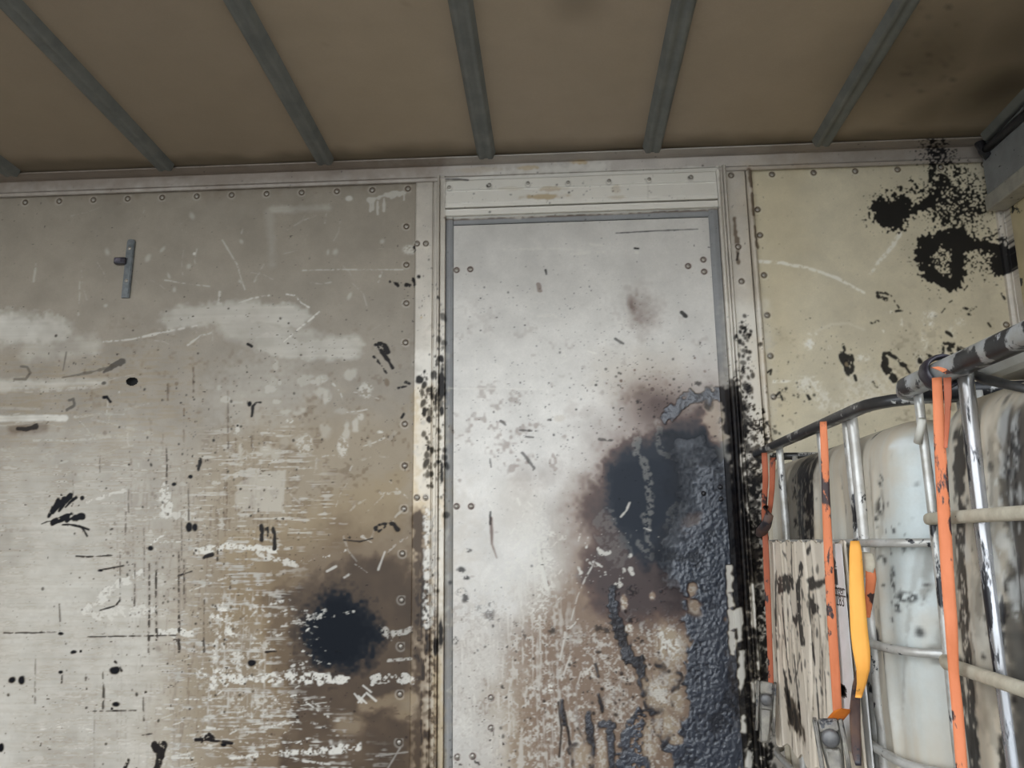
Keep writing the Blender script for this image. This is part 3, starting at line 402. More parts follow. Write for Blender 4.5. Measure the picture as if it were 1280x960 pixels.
cs.T = np.clip(cs.T, 0, 1); cb.T = np.clip(cb.T, 0, 1)
# ------------------------------------------------------------------ the roof's stains and darker zones
cc = Canvas(-2.6, 1.8, 0.3, 3.0, .012, lambda px, py: (lambda r: (EYE + r * ((2.45 - EYE[2]) / r[2]))[[0, 1]])(ray(px, py)), 601)
for q in [(1160, 70, 130, 120, .42), (1170, 130, 60, 80, .34), (1250, 110, 110, 90, .5), (720, 5, 34, 30, .2), (1280, 40, 120, 120, .4)]: cc.blob('G', q[0], q[1], q[2] * .3, q[3] * .4, 0, q[4], 1.0, .08)
cc.specks('T', 1160, 80, 60, 90, 170, .35, .9, .8, 1.2, 611); cc.specks('T', 720, 40, 300, 60, 30, .3, .5, .6, 1.2, 612)
cc.stroke('G', [(-200, 214), (200, 207), (640, 192), (1000, 180), (1300, 168)], 14, .42, soft=8, rough=.2)  # darker band where the roof meets the wall
cc.poly('G', [(-300, -200), (240, -200), (420, 230), (-300, 240)], .16, 60, 6)  # left part of the roof toned slightly darker
cc.T = np.clip(cc.T, 0, 1); cc.A += (.10 + .2 * cc.nl).clip(0, 1)


# ------------------------------------------------------------------ materials
def new_mat(name):
    m = bpy.data.materials.new(name); m.use_nodes = True; t = m.node_tree; t.nodes.clear()
    o = t.nodes.new('ShaderNodeOutputMaterial'); b = t.nodes.new('ShaderNodeBsdfPrincipled'); t.links.new(b.outputs[0], o.inputs[0])
    return m, t, b
def N(t, kind, **kw):
    n = t.nodes.new(kind)
    for k, v in kw.items():
        if k in n.inputs: n.inputs[k].default_value = v
        else: setattr(n, k, v)
    return n
def mixc(t, fac, a, b):
    n = t.nodes.new('ShaderNodeMix'); n.data_type = 'RGBA'
    for sock, v in ((n.inputs[0], fac), (n.inputs[6], a), (n.inputs[7], b)):
        if hasattr(v, 'is_linked'): t.links.new(v, sock)
        elif isinstance(v, (tuple, list)): sock.default_value = (*v, 1) if len(v) == 3 else v
        else: sock.default_value = v
    return n.outputs[2]
def mixf(t, fac, a, b):
    n = t.nodes.new('ShaderNodeMix'); n.data_type = 'FLOAT'
    for sock, v in ((n.inputs[0], fac), (n.inputs[2], a), (n.inputs[3], b)):
        if hasattr(v, 'is_linked'): t.links.new(v, sock)
        else: sock.default_value = v
    return n.outputs[0]
def mrange(t, v, a, b, c=0.0, d=1.0):
    n = t.nodes.new('ShaderNodeMapRange'); t.links.new(v, n.inputs[0])
    for i, q in zip((1, 2, 3, 4), (a, b, c, d)): n.inputs[i].default_value = q
    return n.outputs[0]
def noise(t, scale, detail=3, rough=.55, stretch=(1, 1, 1)):
    tc = t.nodes.new('ShaderNodeTexCoord'); mp = t.nodes.new('ShaderNodeMapping'); mp.inputs['Scale'].default_value = stretch
    n = t.nodes.new('ShaderNodeTexNoise'); n.inputs['Scale'].default_value = scale; n.inputs['Detail'].default_value = detail; n.inputs['Roughness'].default_value = rough
    t.links.new(tc.outputs['Object'], mp.inputs[0]); t.links.new(mp.outputs[0], n.inputs['Vector']); return n.outputs['Fac']
def bump(t, b, h, strength=.2, dist=.002):
    n = t.nodes.new('ShaderNodeBump'); n.inputs['Strength'].default_value = strength; n.inputs['Distance'].default_value = dist
    t.links.new(h, n.inputs['Height']); t.links.new(n.outputs[0], b.inputs['Normal'])

def wear_mat(name, base, white=(.70, .67, .60), tan=(.33, .26, .15), soot=(.007, .0095, .014), brown=(.125, .076, .040), rough=.5, metal=0.0, var=.14, bump_s=.12, tar_bump=.15, tar_rough=.4, tar_spec=.10, tar_col=(.004, .004, .005)):
    """a surface colour, then tan grease, soot, bare scuffs and tar from the painted masks"""
    m, t, b = new_mat(name)
    at = N(t, 'ShaderNodeAttribute', attribute_name='wear'); sp = t.nodes.new('ShaderNodeSeparateColor'); t.links.new(at.outputs['Color'], sp.inputs[0])
    n1 = noise(t, 7, 5, .6); n2 = noise(t, 160, 3, .6)
    lo = tuple(c * (1 - var) for c in base); hi = tuple(min(1, c * (1 + var)) for c in base)
    c = mixc(t, mrange(t, n1, .3, .7), lo, hi)
    c = mixc(t, mrange(t, n2, .3, .75, 0, .25), c, tuple(x * .72 for x in base))
    c = mixc(t, at.outputs['Alpha'], c, tan)
    g = sp.outputs[1]
    c = mixc(t, mrange(t, g, 0, .6, 0, .95), c, brown)
    c = mixc(t, mrange(t, g, .40, .86), c, soot)
    c = mixc(t, sp.outputs[0], c, white)
    th = N(t, 'ShaderNodeAttribute', attribute_name='thick'); tf = mrange(t, th.outputs['Fac'], .0007, .0022)
    c = mixc(t, sp.outputs[2], c, mixc(t, tf, (.004, .004, .006), tar_col))
    t.links.new(c, b.inputs['Base Color'])
    r = mixf(t, sp.outputs[0], rough, rough + .1); r = mixf(t, sp.outputs[2], r, tar_rough); t.links.new(r, b.inputs['Roughness'])
    sl_ = mixf(t, g, .5, .08); sl_ = mixf(t, sp.outputs[0], sl_, .4); t.links.new(mixf(t, sp.outputs[2], sl_, mixf(t, tf, min(.15, tar_spec), tar_spec)), b.inputs['Specular IOR Level'])
    if metal:
        mm = mixf(t, g, metal, 0.0); mm = mixf(t, sp.outputs[2], mm, 0.0); mm = mixf(t, sp.outputs[0], mm, 0.0); t.links.new(mm, b.inputs['Metallic'])
    bn = t.nodes.new('ShaderNodeBump'); bn.inputs['Distance'].default_value = .003
    t.links.new(mixf(t, sp.outputs[2], noise(t, 45, 4, .6), noise(t, 95, 3, .55)), bn.inputs['Height']); t.links.new(mixf(t, sp.outputs[2], bump_s, tar_bump), bn.inputs['Strength']); t.links.new(bn.outputs[0], b.inputs['Normal'])
    return m
def plain_mat(name, c1, c2, scale=20, rough=.5, metal=0.0, stretch=(1, 1, 1), spots=None, spot_scale=30, spot_lo=.58, bump_s=.15, spot_stretch=(1, 1, 1), trans=0.0):
    """two tones of noise and, if asked, blots of tar"""
    m, t, b = new_mat(name)
    c = mixc(t, mrange(t, noise(t, scale, 4, .6, stretch), .35, .65), c1, c2); r = rough
    if spots:
        f = mrange(t, noise(t, spot_scale, 5, .62, spot_stretch), spot_lo, spot_lo + .03); c = mixc(t, f, c, spots); r = mixf(t, f, rough, .35); t.links.new(r, b.inputs['Roughness'])
        if metal: t.links.new(mixf(t, f, metal, 0.0), b.inputs['Metallic'])
    else:
        b.inputs['Roughness'].default_value = rough; b.inputs['Metallic'].default_value = metal
    t.links.new(c, b.inputs['Base Color'])
    if bump_s: bump(t, b, noise(t, scale * 3, 4), bump_s, .002)
    return m

M = {}
M['panel'] = wear_mat('greasy_painted_panel', (.30, .258, .203), tan=(.285, .205, .105))
M['panel_r'] = wear_mat('greasy_beige_panel', (.62, .55, .40), tan=(.55, .44, .25), white=(.86, .83, .75))
M['door'] = wear_mat('grey_door_skin', (.60, .57, .525), tan=(.39, .31, .215), brown=(.15, .082, .058), soot=(.030, .036, .047), rough=.38, metal=.12, tar_bump=.9, tar_rough=.34, tar_spec=.9, tar_col=(.034, .043, .062))  # sky sheen put into the soot and tar colours as a bluish lift
M['alu'] = wear_mat('worn_aluminium_strip', (.56, .51, .44), white=(.82, .78, .70), tan=(.45, .32, .15), rough=.38, metal=.25, var=.18)
M['trim'] = wear_mat('aluminium_cove', (.42, .375, .33), tan=(.42, .30, .14), rough=.36, metal=.3)
M['gasket'] = wear_mat('grey_rubber_gasket', (.25, .25, .25), rough=.55)
M['ceil'] = wear_mat('grimy_roof_sheet', (.36, .28, .20), rough=.55, var=.05, brown=(.06, .045, .025), soot=(.02, .02, .016))
M['rib'] = plain_mat('grey_galvanised_rib', (.17, .172, .155), (.12, .125, .115), 12, .5, .2)
M['rivet'] = plain_mat('dull_rivet', (.42, .39, .34), (.30, .27, .23), 90, .35, .5)
M['rivet_tar'] = plain_mat('tarred_rivet', (.012, .012, .015), (.03, .03, .035), 90, .3)
M['back'] = plain_mat('dark_backing', (.02, .02, .02), (.03, .028, .025), 20, .9)
M['floor'] = plain_mat('worn_plywood_floor', (.16, .12, .08), (.09, .07, .05), 8, .7, 0, (1, 8, 1))
M['ground'] = plain_mat('pale_yard', (.34, .335, .32), (.28, .275, .26), 2, .9)

# ------------------------------------------------------------------ mesh helpers
def link(name, me, mat=None, parent=None, smooth=False):
    o = bpy.data.objects.new(name, me); COL.objects.link(o)
    if mat is not None and not me.materials: me.materials.append(mat)
    if smooth: me.polygons.foreach_set('use_smooth', np.ones(len(me.polygons), bool))
    if parent is not None: set_parent(o, parent)
    return o
def set_parent(o, p):
    def world_of(q): return q.matrix_basis if q.parent is None else world_of(q.parent) @ q.matrix_parent_inverse @ q.matrix_basis
    o.parent = p; o.matrix_parent_inverse = world_of(p).inverted()
def mesh_np(name, V, Q, wear=None, thick=None):
    me = bpy.data.meshes.new(name); V = np.ascontiguousarray(V, np.float32).reshape(-1, 3); Q = np.ascontiguousarray(Q, np.int32)
    me.vertices.add(len(V)); me.vertices.foreach_set('co', V.ravel()); n = Q.shape[1]
    me.loops.add(Q.size); me.loops.foreach_set('vertex_index', Q.ravel())
    me.polygons.add(len(Q)); me.polygons.foreach_set('loop_start', np.arange(0, Q.size, n, dtype=np.int32))
    me.update(calc_edges=True)
    if wear is not None:
        a = me.attributes.new('wear', 'FLOAT_COLOR', 'POINT'); a.data.foreach_set('color', np.ascontiguousarray(wear, np.float32).ravel())
    if thick is not None:
        a = me.attributes.new('thick', 'FLOAT', 'POINT'); a.data.foreach_set('value', np.ascontiguousarray(thick, np.float32).ravel())
    return me
def grid_quads(h, w, wrap=False, keep=None):
    i = np.arange(h * w).reshape(h, w)
    if wrap: i = np.concatenate([i, i[:, :1]], 1)
    a = np.stack([i[:-1, :-1], i[:-1, 1:], i[1:, 1:], i[1:, :-1]], -1)
    return a[keep] if keep is not None else a.reshape(-1, 4)
def bm_mesh(name, bm):
    me = bpy.data.meshes.new(name); bm.normal_update(); bm.to_mesh(me); bm.free(); return me
def tag(o, label=None, cat=None, group=None, kind=None):
    for k, v in (('label', label), ('category', cat), ('group', group), ('kind', kind)):
        if v: o[k] = v
    return o
def empty(name, loc):
    o = bpy.data.objects.new(name, None); COL.objects.link(o); o.location = loc; o.empty_display_size = .1; return o
def add_box(bm, x0, x1, y0, y1, z0, z1, bevel=0.0, seg=2, mtx=None):
    r = bmesh.ops.create_cube(bm, size=1.0); vs_ = r['verts']
    bmesh.ops.scale(bm, vec=(x1 - x0, y1 - y0, z1 - z0), verts=vs_); bmesh.ops.translate(bm, vec=((x0 + x1) / 2, (y0 + y1) / 2, (z0 + z1) / 2), verts=vs_)
    if bevel:
        es = list({e for v in vs_ for e in v.link_edges}); q = bmesh.ops.bevel(bm, geom=es, offset=bevel, segments=seg, affect='EDGES', profile=.5)
        vs_ = list({v for f in q['faces'] for v in f.verts} | {v for v in vs_ if v.is_valid})
    if mtx is not None: bmesh.ops.transform(bm, matrix=mtx, verts=[v for v in vs_ if v.is_valid])
def box(name, x0, x1, y0, y1, z0, z1, mat, parent=None, bevel=0.0, mtx=None):
    bm = bmesh.new(); add_box(bm, x0, x1, y0, y1, z0, z1, bevel, 2, mtx); return link(name, bm_mesh(name, bm), mat, parent)
def tube_np(path, ra, rb=None, n=12, closed=False, caps=True, up=(0, 0, 1), sq=2.0):
    """sweep a (super)ellipse along a path; ra across, rb along `up`; radii may be arrays"""
    P = np.array(path, float); k = len(P); ra = np.broadcast_to(np.asarray(ra, float), (k,)); rb = ra if rb is None else np.broadcast_to(np.asarray(rb, float), (k,))
    T = np.roll(P, -1, 0) - np.roll(P, 1, 0) if closed else np.gradient(P, axis=0)
    T /= np.linalg.norm(T, axis=1)[:, None]; up = np.array(up, float)
    A = np.cross(T, up); A /= np.maximum(np.linalg.norm(A, axis=1), 1e-6)[:, None]; B = np.cross(A, T)
    th = np.linspace(0, 2 * np.pi, n, endpoint=False); c, s_ = np.cos(th), np.sin(th)
    c = np.sign(c) * np.abs(c) ** (2 / sq); s_ = np.sign(s_) * np.abs(s_) ** (2 / sq)
    V = P[:, None] + A[:, None] * (ra[:, None] * c)[..., None] + B[:, None] * (rb[:, None] * s_)[..., None]
    if closed:
        V = np.concatenate([V, V[:1]], 0); Q = grid_quads(k + 1, n, True); return V.reshape(-1, 3), Q
    Q = grid_quads(k, n, True)
    if caps:
        V = np.concatenate([np.broadcast_to(P[:1], (n, 3))[None] , V, np.broadcast_to(P[-1:], (n, 3))[None]], 0); Q = grid_quads(k + 2, n, True)
    return V.reshape(-1, 3), Q
def tube(name, path, ra, mat, parent, **kw):
    V, Q = tube_np(path, ra, **kw); me = mesh_np(name, V, Q); bm = bmesh.new(); bm.from_mesh(me); bmesh.ops.remove_doubles(bm, verts=bm.verts, dist=1e-6); bmesh.ops.recalc_face_normals(bm, faces=bm.faces); bm.to_mesh(me); bm.free()
    return link(name, me, mat, parent, True)
def resample(pts, step):
    P = np.array(pts, float); L = np.r_[0, np.cumsum(np.linalg.norm(np.diff(P, axis=0), axis=1))]; n = max(2, int(L[-1] / step) + 1)
    q = np.linspace(0, L[-1], n); return np.stack([np.interp(q, L, P[:, i]) for i in range(P.shape[1])], 1)

# ------------------------------------------------------------------ the setting
def panel_grid(name, xs, zs, y, mat, parent, hole=None, cav=cw):
    X, Z_ = np.meshgrid(xs, zs); wear, H = cav.sample(X, Z_)
    V = np.stack([X, y - H, Z_], -1); keep = None
    if hole is not None:
        hx, hz, ra, rb = hole; cx_, cz = (X[:-1, :-1] + X[1:, 1:]) / 2, (Z_[:-1, :-1] + Z_[1:, 1:]) / 2
        keep = ((cx_ - hx) / ra) ** 2 + ((cz - hz) / rb) ** 2 > 1
    me = mesh_np(name, V, grid_quads(len(zs), len(xs), keep=keep), wear, H); return link(name, me, mat, parent, True)
def strip_v(name, prof, z0, z1, mat, parent, dz=.004, dx=.003):
    """an upright extrusion with the cross-section prof [(x, y)...], carrying the wall's wear"""
    P = []
    for a, b in zip(prof[:-1], prof[1:]):
        n = max(1, int(math.hypot(b[0] - a[0], b[1] - a[1]) / dx)); P += [(a[0] + (b[0] - a[0]) * i / n, a[1] + (b[1] - a[1]) * i / n) for i in range(n)]
    P.append(prof[-1]); P = np.array(P); zs = np.arange(z0, z1 + dz * .5, dz)
    X, Z_ = np.meshgrid(P[:, 0], zs); Y_ = np.broadcast_to(P[:, 1], X.shape); wear, H = cw.sample(X, Z_)
    return link(name, mesh_np(name, np.stack([X, Y_ - H, Z_], -1), grid_quads(len(zs), len(P)), wear), mat, parent)
def strip_h(name, prof, x0, x1, mat, parent, dx=.004, dz=.003, wear_z=None):
    P = []
    for a, b in zip(prof[:-1], prof[1:]):
        n = max(1, int(math.hypot(b[0] - a[0], b[1] - a[1]) / dz)); P += [(a[0] + (b[0] - a[0]) * i / n, a[1] + (b[1] - a[1]) * i / n) for i in range(n)]
    P.append(prof[-1]); P = np.array(P); xs = np.arange(x0, x1 + dx * .5, dx)
    X, Z_ = np.meshgrid(xs, P[:, 1]); Y_ = np.broadcast_to(P[:, 0][:, None], X.shape)
    Zs = EYE[2] + (Z_ - EYE[2]) * YW / Y_ if wear_z is None else Z_ * 0 + wear_z; Xs = X * YW / Y_
    wear, H = cw.sample(Xs, Zs)
    return link(name, mesh_np(name, np.stack([X, Y_ - H, Z_], -1), grid_quads(len(P), len(xs)), wear), mat, parent)

def rivet_mesh(name, r=.0085, h=.005):
    bm = bmesh.new(); rows = []
    for a in (0, .45, .8): rows.append([bm.verts.new((r * math.cos(a * math.pi / 2) * math.cos(t), -h * math.sin(a * math.pi / 2), r * math.cos(a * math.pi / 2) * math.sin(t))) for t in [2 * math.pi * i / 10 for i in range(10)]])
    top = bm.verts.new((0, -h, 0))
    for a, b in zip(rows[:-1], rows[1:]):
        for i in range(10): bm.faces.new((a[i], a[(i + 1) % 10], b[(i + 1) % 10], b[i]))
    for i in range(10): bm.faces.new((rows[-1][i], rows[-1][(i + 1) % 10], top))
    bmesh.ops.recalc_face_normals(bm, faces=bm.faces); return bm_mesh(name, bm)

ZB = 2.331                                   # where the wall sheets disappear under the cove
wall_back = box('wall_back', -3.9, 1.80, 3.005, 3.06, -.1, 2.60, M['back']); tag(wall_back, 'greasy wall of riveted metal sheets with a door in it', 'wall', kind='structure')
hp = W(165, 477)
XL = -.531
panel_l = panel_grid('panel', np.arange(-2.40, XL + .0015, .003), np.arange(0, ZB, .003), YW, M['panel'], wall_back, (hp[0], hp[2], .024, .0165)); panel_l['label'] = 'grey beige sheet with scuffs, oil runs and one round black soot patch'
panel_far = panel_grid('panel', np.arange(-3.85, -2.403, .05), np.arange(0, ZB, .05), YW, M['panel'], wall_back)
panel_r = panel_grid('panel', np.arange(.797, 1.725, .003), np.r_[np.linspace(0, .85, 40)[:-1], np.arange(.85, ZB, .003)], YW, M['panel_r'], wall_back); panel_r['label'] = 'beige sheet with a black burst of tar at its upper corner'

# the door and its frame
door = empty('door_1', (.12, YW, 0)); tag(door, 'grey metal door stained by soot and thick tar on its right half', 'door', kind='structure')
gx0, gx1 = -.409, .6545; dx0, dx1 = W(567, 500)[0], W(893, 400)[0] - .0; gz1 = 2.166; dz1 = W(700, 277.5)[2]
leaf = panel_grid('door_leaf', np.arange(dx0, dx1 + .0015, .003), np.arange(.03, dz1, .003), YW - .004, M['door'], door)
def gask_v(xa, xb):
    m = (xa + xb) / 2; strip_v('gasket', [(xa, YW), (xa, YW - .008), (m, YW - .012), (xb - .004, YW - .008), (xb, YW - .003)], .03, gz1, M['gasket'], door)
gask_v(gx0, dx0); strip_v('gasket', [(dx1, YW - .003), (dx1 + .003, YW - .008), ((dx1 + gx1) / 2, YW - .012), (gx1, YW - .008), (gx1, YW)], .03, gz1, M['gasket'], door)
strip_h('gasket', [(YW - .003, dz1), (YW - .008, dz1 + .003), (YW - .012, (dz1 + gz1) / 2), (YW - .008, gz1), (YW, gz1)], dx0, dx1, M['gasket'], door)
# left post: flat, groove, strip, bright ridge, strip
q = lambda px: W(px, 500)[0]
strip_v('door_post', [(XL, YW), (XL + .001, YW - .010), (XL + .006, YW - .013), (q(539.5), YW - .013), (q(540), YW - .006), (q(541.5), YW - .006), (q(542), YW - .015), (q(546), YW - .017), (q(546.4), YW - .008)], .0, ZB + .006, M['alu'], door)
strip_v('post_ridge', [(q(546.4), YW - .008), (q(546.6), YW - .030), (q(548), YW - .034), (q(549.3), YW - .030), (q(549.5), YW - .012)], 0, ZB + .006, M['alu'], door)
strip_v('post_strip', [(q(549.5), YW - .012), (q(550), YW - .022), (q(556.5), YW - .022), (gx0 - .001, YW - .018), (gx0 - .001, YW)], 0, ZB + .006, M['alu'], door)
# right post
strip_v('post_strip', [(gx1 + .001, YW), (gx1 + .001, YW - .018), (q(914), YW - .022), (q(917), YW - .022), (q(917.3), YW - .016), (q(918), YW - .016), (q(918.3), YW - .022), (q(920.6), YW - .022), (q(921), YW - .010)], 0, ZB + .006, M['alu'], door)
strip_v('post_ridge', [(q(921), YW - .010), (q(921.3), YW - .030), (q(923), YW - .035), (q(924.8), YW - .030), (q(925), YW - .012)], 0, ZB + .006, M['alu'], door)
strip_v('door_post', [(q(925), YW - .010), (q(926), YW - .013), (q(950.5), YW - .013), (q(951.5), YW - .006)], 0, ZB + .006, M['alu'], door)
b0, b1 = q(952), q(960.5); r_ = (b1 - b0) / 2
strip_v('post_bead', [(b0 + r_ - r_ * math.cos(t), YW - .004 - .016 * math.sin(t)) for t in np.linspace(0, math.pi, 9)], 0, ZB + .004, M['alu'], door, dx=.002)
# head of the frame: four aluminium strips
def hz(py): return W(557, py)[2]
h0, h1 = gx0 - .001, gx1 + .001
for (a, b, p) in [(225.5, 240.5, .016), (241.5, 257, .020), (257.6, 263, .026), (265, 272.4, .022)]:
    z1_, z0_ = hz(a), hz(b); strip_h('header_strip', [(YW, z0_), (YW - p + .004, z0_), (YW - p, z0_ + .002), (YW - p, z1_ - .003), (YW - p - .004, z1_ - .002), (YW - p - .002, z1_), (YW, z1_)], h0, h1, M['alu'], door)
rme = rivet_mesh('rivet'); rme.materials.append(M['rivet']); rmt = rivet_mesh('rivet_tarred', .0105, .010); rmt.materials.append(M['rivet_tar'])
off = {'left': 0, 'right': 0, 'postl': .013, 'postr': .013, 'head': .016, 'door': .004, 'doort': .006}
for k, x, z in RIV:
    o = link('rivet', rmt if k == 'doort' else rme, None, wall_back if k in ('left', 'right') else door)
    o.location = (x, YW - off[k] + .0006, z)
    if k == 'doort': o['label'] = 'rivet buried in tar'

# cove along the top of the wall
def cz(py, y): return W(540, py, y)[2]
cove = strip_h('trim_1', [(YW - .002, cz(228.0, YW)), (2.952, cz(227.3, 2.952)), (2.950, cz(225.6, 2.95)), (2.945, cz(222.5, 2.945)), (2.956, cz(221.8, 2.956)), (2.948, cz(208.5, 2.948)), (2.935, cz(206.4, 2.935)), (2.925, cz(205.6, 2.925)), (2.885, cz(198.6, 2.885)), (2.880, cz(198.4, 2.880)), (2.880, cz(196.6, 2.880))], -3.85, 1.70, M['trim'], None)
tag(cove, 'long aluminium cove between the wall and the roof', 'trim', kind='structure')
# roof: a slightly rising sheet with hat-shaped ribs
RZ0 = cz(196.2, 2.885); RS = .046
def roof_z(y): return RZ0 + (2.885 - y) * RS
xs, ys = np.arange(-3.9, 1.80, .02), np.arange(.45, 2.98, .02)
Xc, Yc = np.meshgrid(xs, ys); Zc = roof_z(Yc) + .0022 * np.sin(Xc * 9.8 + 1.1) * np.sin((Yc - .45) * 2.2)
k_ = (2.45 - EYE[2]) / (Zc - EYE[2]); cwear, _ = cc.sample(Xc * k_, Yc * k_)
ceiling = link('ceiling', mesh_np('ceiling', np.stack([Xc, Yc, Zc], -1), grid_quads(len(ys), len(xs)), cwear), M['ceil'], None, True)
tag(ceiling, 'dull brown roof sheet crossed by grey ribs', 'roof', kind='structure')
roof_top = box('roof_skin', -3.95, 1.80, .44, 3.06, RZ0 + .14, RZ0 + .17, M['back'], ceiling)
shade_beam = box('shade_beam', -3.9, 1.80, .36, .45, 2.30, 2.52, M['back'], ceiling, .004)  # unseen beam added over the open side to darken the wall top
def rib(x):
    w, h = .037, .026; prof = [(-w - .006, .004), (-w, .002), (-w + .010, -h + .003), (-w + .014, -h), (-.010, -h), (-.006, -h + .004), (.006, -h + .004), (.010, -h), (w - .014, -h), (w - .010, -h + .003), (w, .002), (w + .006, .004)]
    V = []
    for y in (2.872, 1.7, .45):
        for a, b in prof: V.append((x + a, y, roof_z(y) + b))
    o = link('roof_rib', mesh_np('roof_rib', V, grid_quads(3, len(prof))), M['rib'], ceiling)
    return o
for x in [W(215, 211)[0], W(411, 203)[0], W(609, 196)[0], W(813, 188)[0], W(1021, 180)[0], W(1228, 172)[0]]: rib(x * .985)
x0 = W(215, 211)[0] * .985
for i in (1, 2, 3): rib(x0 - .632 * i)

# right-hand end of the box
wall_right = empty('wall_right', (1.725, 1.7, 0)); tag(wall_right, 'yellowish end wall seen edge-on at the right', 'wall', kind='structure')
M['end'] = plain_mat('yellowed_end_sheet', (.56, .47, .29), (.47, .39, .24), 9, .55, 0, (1, 1, 1), (.010, .012, .012), 9, .60, .1)
M['endbeam'] = plain_mat('grey_end_beam', (.28, .285, .285), (.22, .225, .225), 14, .5, .2, (1, 1, 1), (.012, .012, .012), 60, .64)
M['endlip'] = plain_mat('grey_beam_lip', (.42, .40, .34), (.33, .31, .27), 20, .5, .2, (1, 1, 1), (.012, .012, .012), 60, .66)
box('panel', 1.728, 1.79, .45, 2.99, -.1, 2.60, M['end'], wall_right)
cz2 = lambda py, x, px: PX(px, py, x)[2]
box('corner_beam', 1.665, 1.727, .45, 2.945, 2.155, 2.42, M['endbeam'], wall_right, .004)
box('beam_lip', 1.650, 1.726, .45, 2.94, 2.105, 2.165, M['endlip'], wall_right, .006)
tube('rail_pipe', [(1.655, 2.90, 2.335), (1.655, 2.6, 2.335), (1.655, 1.5, 2.335), (1.655, .5, 2.335)], .016, M['rivet_tar'], wall_right)
tube('rail_pipe', [(1.655, 2.93, 2.40), (1.650, 2.915, 2.37), (1.652, 2.905, 2.34), (1.668, 2.90, 2.31)], .02, M['rivet_tar'], wall_right)
tr2 = strip_v('trim_2', [(1.700, YW), (1.702, YW - .012), (1.716, YW - .016), (1.727, YW - .012), (1.7275, YW - .05)], 0, 2.13, M['alu'], None); tag(tr2, 'pale corner strip between the wall and the end wall', 'trim', kind='structure')

floor = box('floor', -3.9, 1.80, .44, 3.06, -.12, 0, M['floor']); tag(floor, 'worn plywood load floor below the picture', 'floor', kind='structure')
wall_left = box('wall_left', -3.95, -3.90, .44, 3.06, -.12, 2.60, M['panel']); tag(wall_left, 'far end wall of the load box beyond the picture', 'wall', kind='structure')
ground = box('ground', -40, 40, -40, 40, -1.25, -1.15, M['ground']); tag(ground, 'pale yard outside the load box', 'ground', kind='structure')

# ------------------------------------------------------------------ bracket on the left sheet
M['zinc'] = plain_mat('dull_zinc', (.20, .215, .22), (.13, .14, .145), 40, .4, .5, (1, 1, 1), (.02, .018, .02), 50, .66)
M['tape'] = plain_mat('black_tape', (.016, .013, .018), (.035, .03, .04), 60, .35)
M['clear'] = plain_mat('greyish_plastic_clip', (.20, .18, .21), (.09, .08, .10), 60, .25)
br = empty('wall_bracket', tuple(W(161, 338))); tag(br, 'small upright zinc strip with a black taped clip, screwed to the left sheet', 'bracket')
ta, tb = W(165.5, 300), W(157.8, 373); ang = math.atan2(ta[0] - tb[0], ta[2] - tb[2]); L_ = math.hypot(ta[0] - tb[0], ta[2] - tb[2]); mid = (ta + tb) / 2
R_ = Matrix.Translation((mid[0], YW - .001, mid[2])) @ Matrix.Rotation(ang, 4, 'Y')
bm = bmesh.new(); pts = [(-.0155, -L_ / 2), (.0155, -L_ / 2), (.0155, L_ / 2 - .010), (.011, L_ / 2 - .002), (0, L_ / 2), (-.011, L_ / 2 - .002), (-.0155, L_ / 2 - .010)]
fr = [bm.verts.new((a, -.012, b)) for a, b in pts]; bk = [bm.verts.new((a, .0005, b)) for a, b in pts]; bm.faces.new(fr); bm.faces.new(bk[::-1])
for i in range(7): bm.faces.new((fr[i], fr[(i + 1) % 7], bk[(i + 1) % 7], bk[i]))
bmesh.ops.recalc_face_normals(bm, faces=bm.faces); bmesh.ops.bevel(bm, geom=[e for e in bm.edges if e.verts[0].co.y < -.01 and e.verts[1].co.y < -.01], offset=.003, segments=2, affect='EDGES'); bmesh.ops.transform(bm, matrix=R_, verts=bm.verts)
link('bracket_strip', bm_mesh('bracket_strip', bm), M['zinc'], br)
ca = W(157, 328); box('clip', -.036, .012, -.022, .004, -.014, .014, M['tape'], br, .006, Matrix.Translation((ca[0], YW - .006, ca[2])) @ Matrix.Rotation(ang * .7, 4, 'Y'))
box('clip_window', -.030, -.004, -.026, -.018, -.007, .008, M['clear'], br, .002, Matrix.Translation((ca[0], YW - .006, ca[2])) @ Matrix.Rotation(ang * .7, 4, 'Y'))
for p in [(164, 312), (160, 352)]:
    w_ = W(*p); o = link('screw', rme, None, br); o.location = (w_[0], YW - .012, w_[2])

# ------------------------------------------------------------------ the two caged tanks
M['tank'] = wear_mat('greasy_milky_plastic', (.62, .69, .69), white=(.72, .74, .72), tan=(.56, .475, .36), soot=(.05, .047, .043), brown=(.17, .148, .115), rough=.42, var=.10)
M['galv'] = plain_mat('galvanised_tube_with_tar', (.60, .60, .58), (.42, .40, .36), 30, .33, .35, (1, 1, 1), (.013, .013, .017), 20, .56, .1, (1, 1, .35))
M['galv_rail'] = plain_mat('dusty_galvanised_rail', (.62, .61, .58), (.46, .44, .40), 24, .36, .3, (1, 1, 1), (.013, .013, .017), 22, .60, .1)
M['galv_black'] = plain_mat('tarred_rail', (.018, .018, .019), (.035, .033, .032), 30, .3, .0, (1, 1, 1), (.40, .39, .36), 16, .56, .2)
M['galv_mix'] = plain_mat('half_tarred_rail', (.42, .43, .44), (.30, .29, .26), 20, .35, .3, (1, 1, 1), (.014, .014, .016), 11, .50, .2)
M['dusty'] = plain_mat('dusty_tube', (.56, .51, .40), (.42, .37, .28), 30, .7, 0, (1, 1, 1), (.03, .028, .025), 26, .66, .3)
M['chrome'] = plain_mat('bright_tarred_tube', (.52, .53, .56), (.30, .29, .28), 14, .25, .7, (1, 1, .3), (.012, .012, .016), 22, .56, .1, (1, 1, .25))
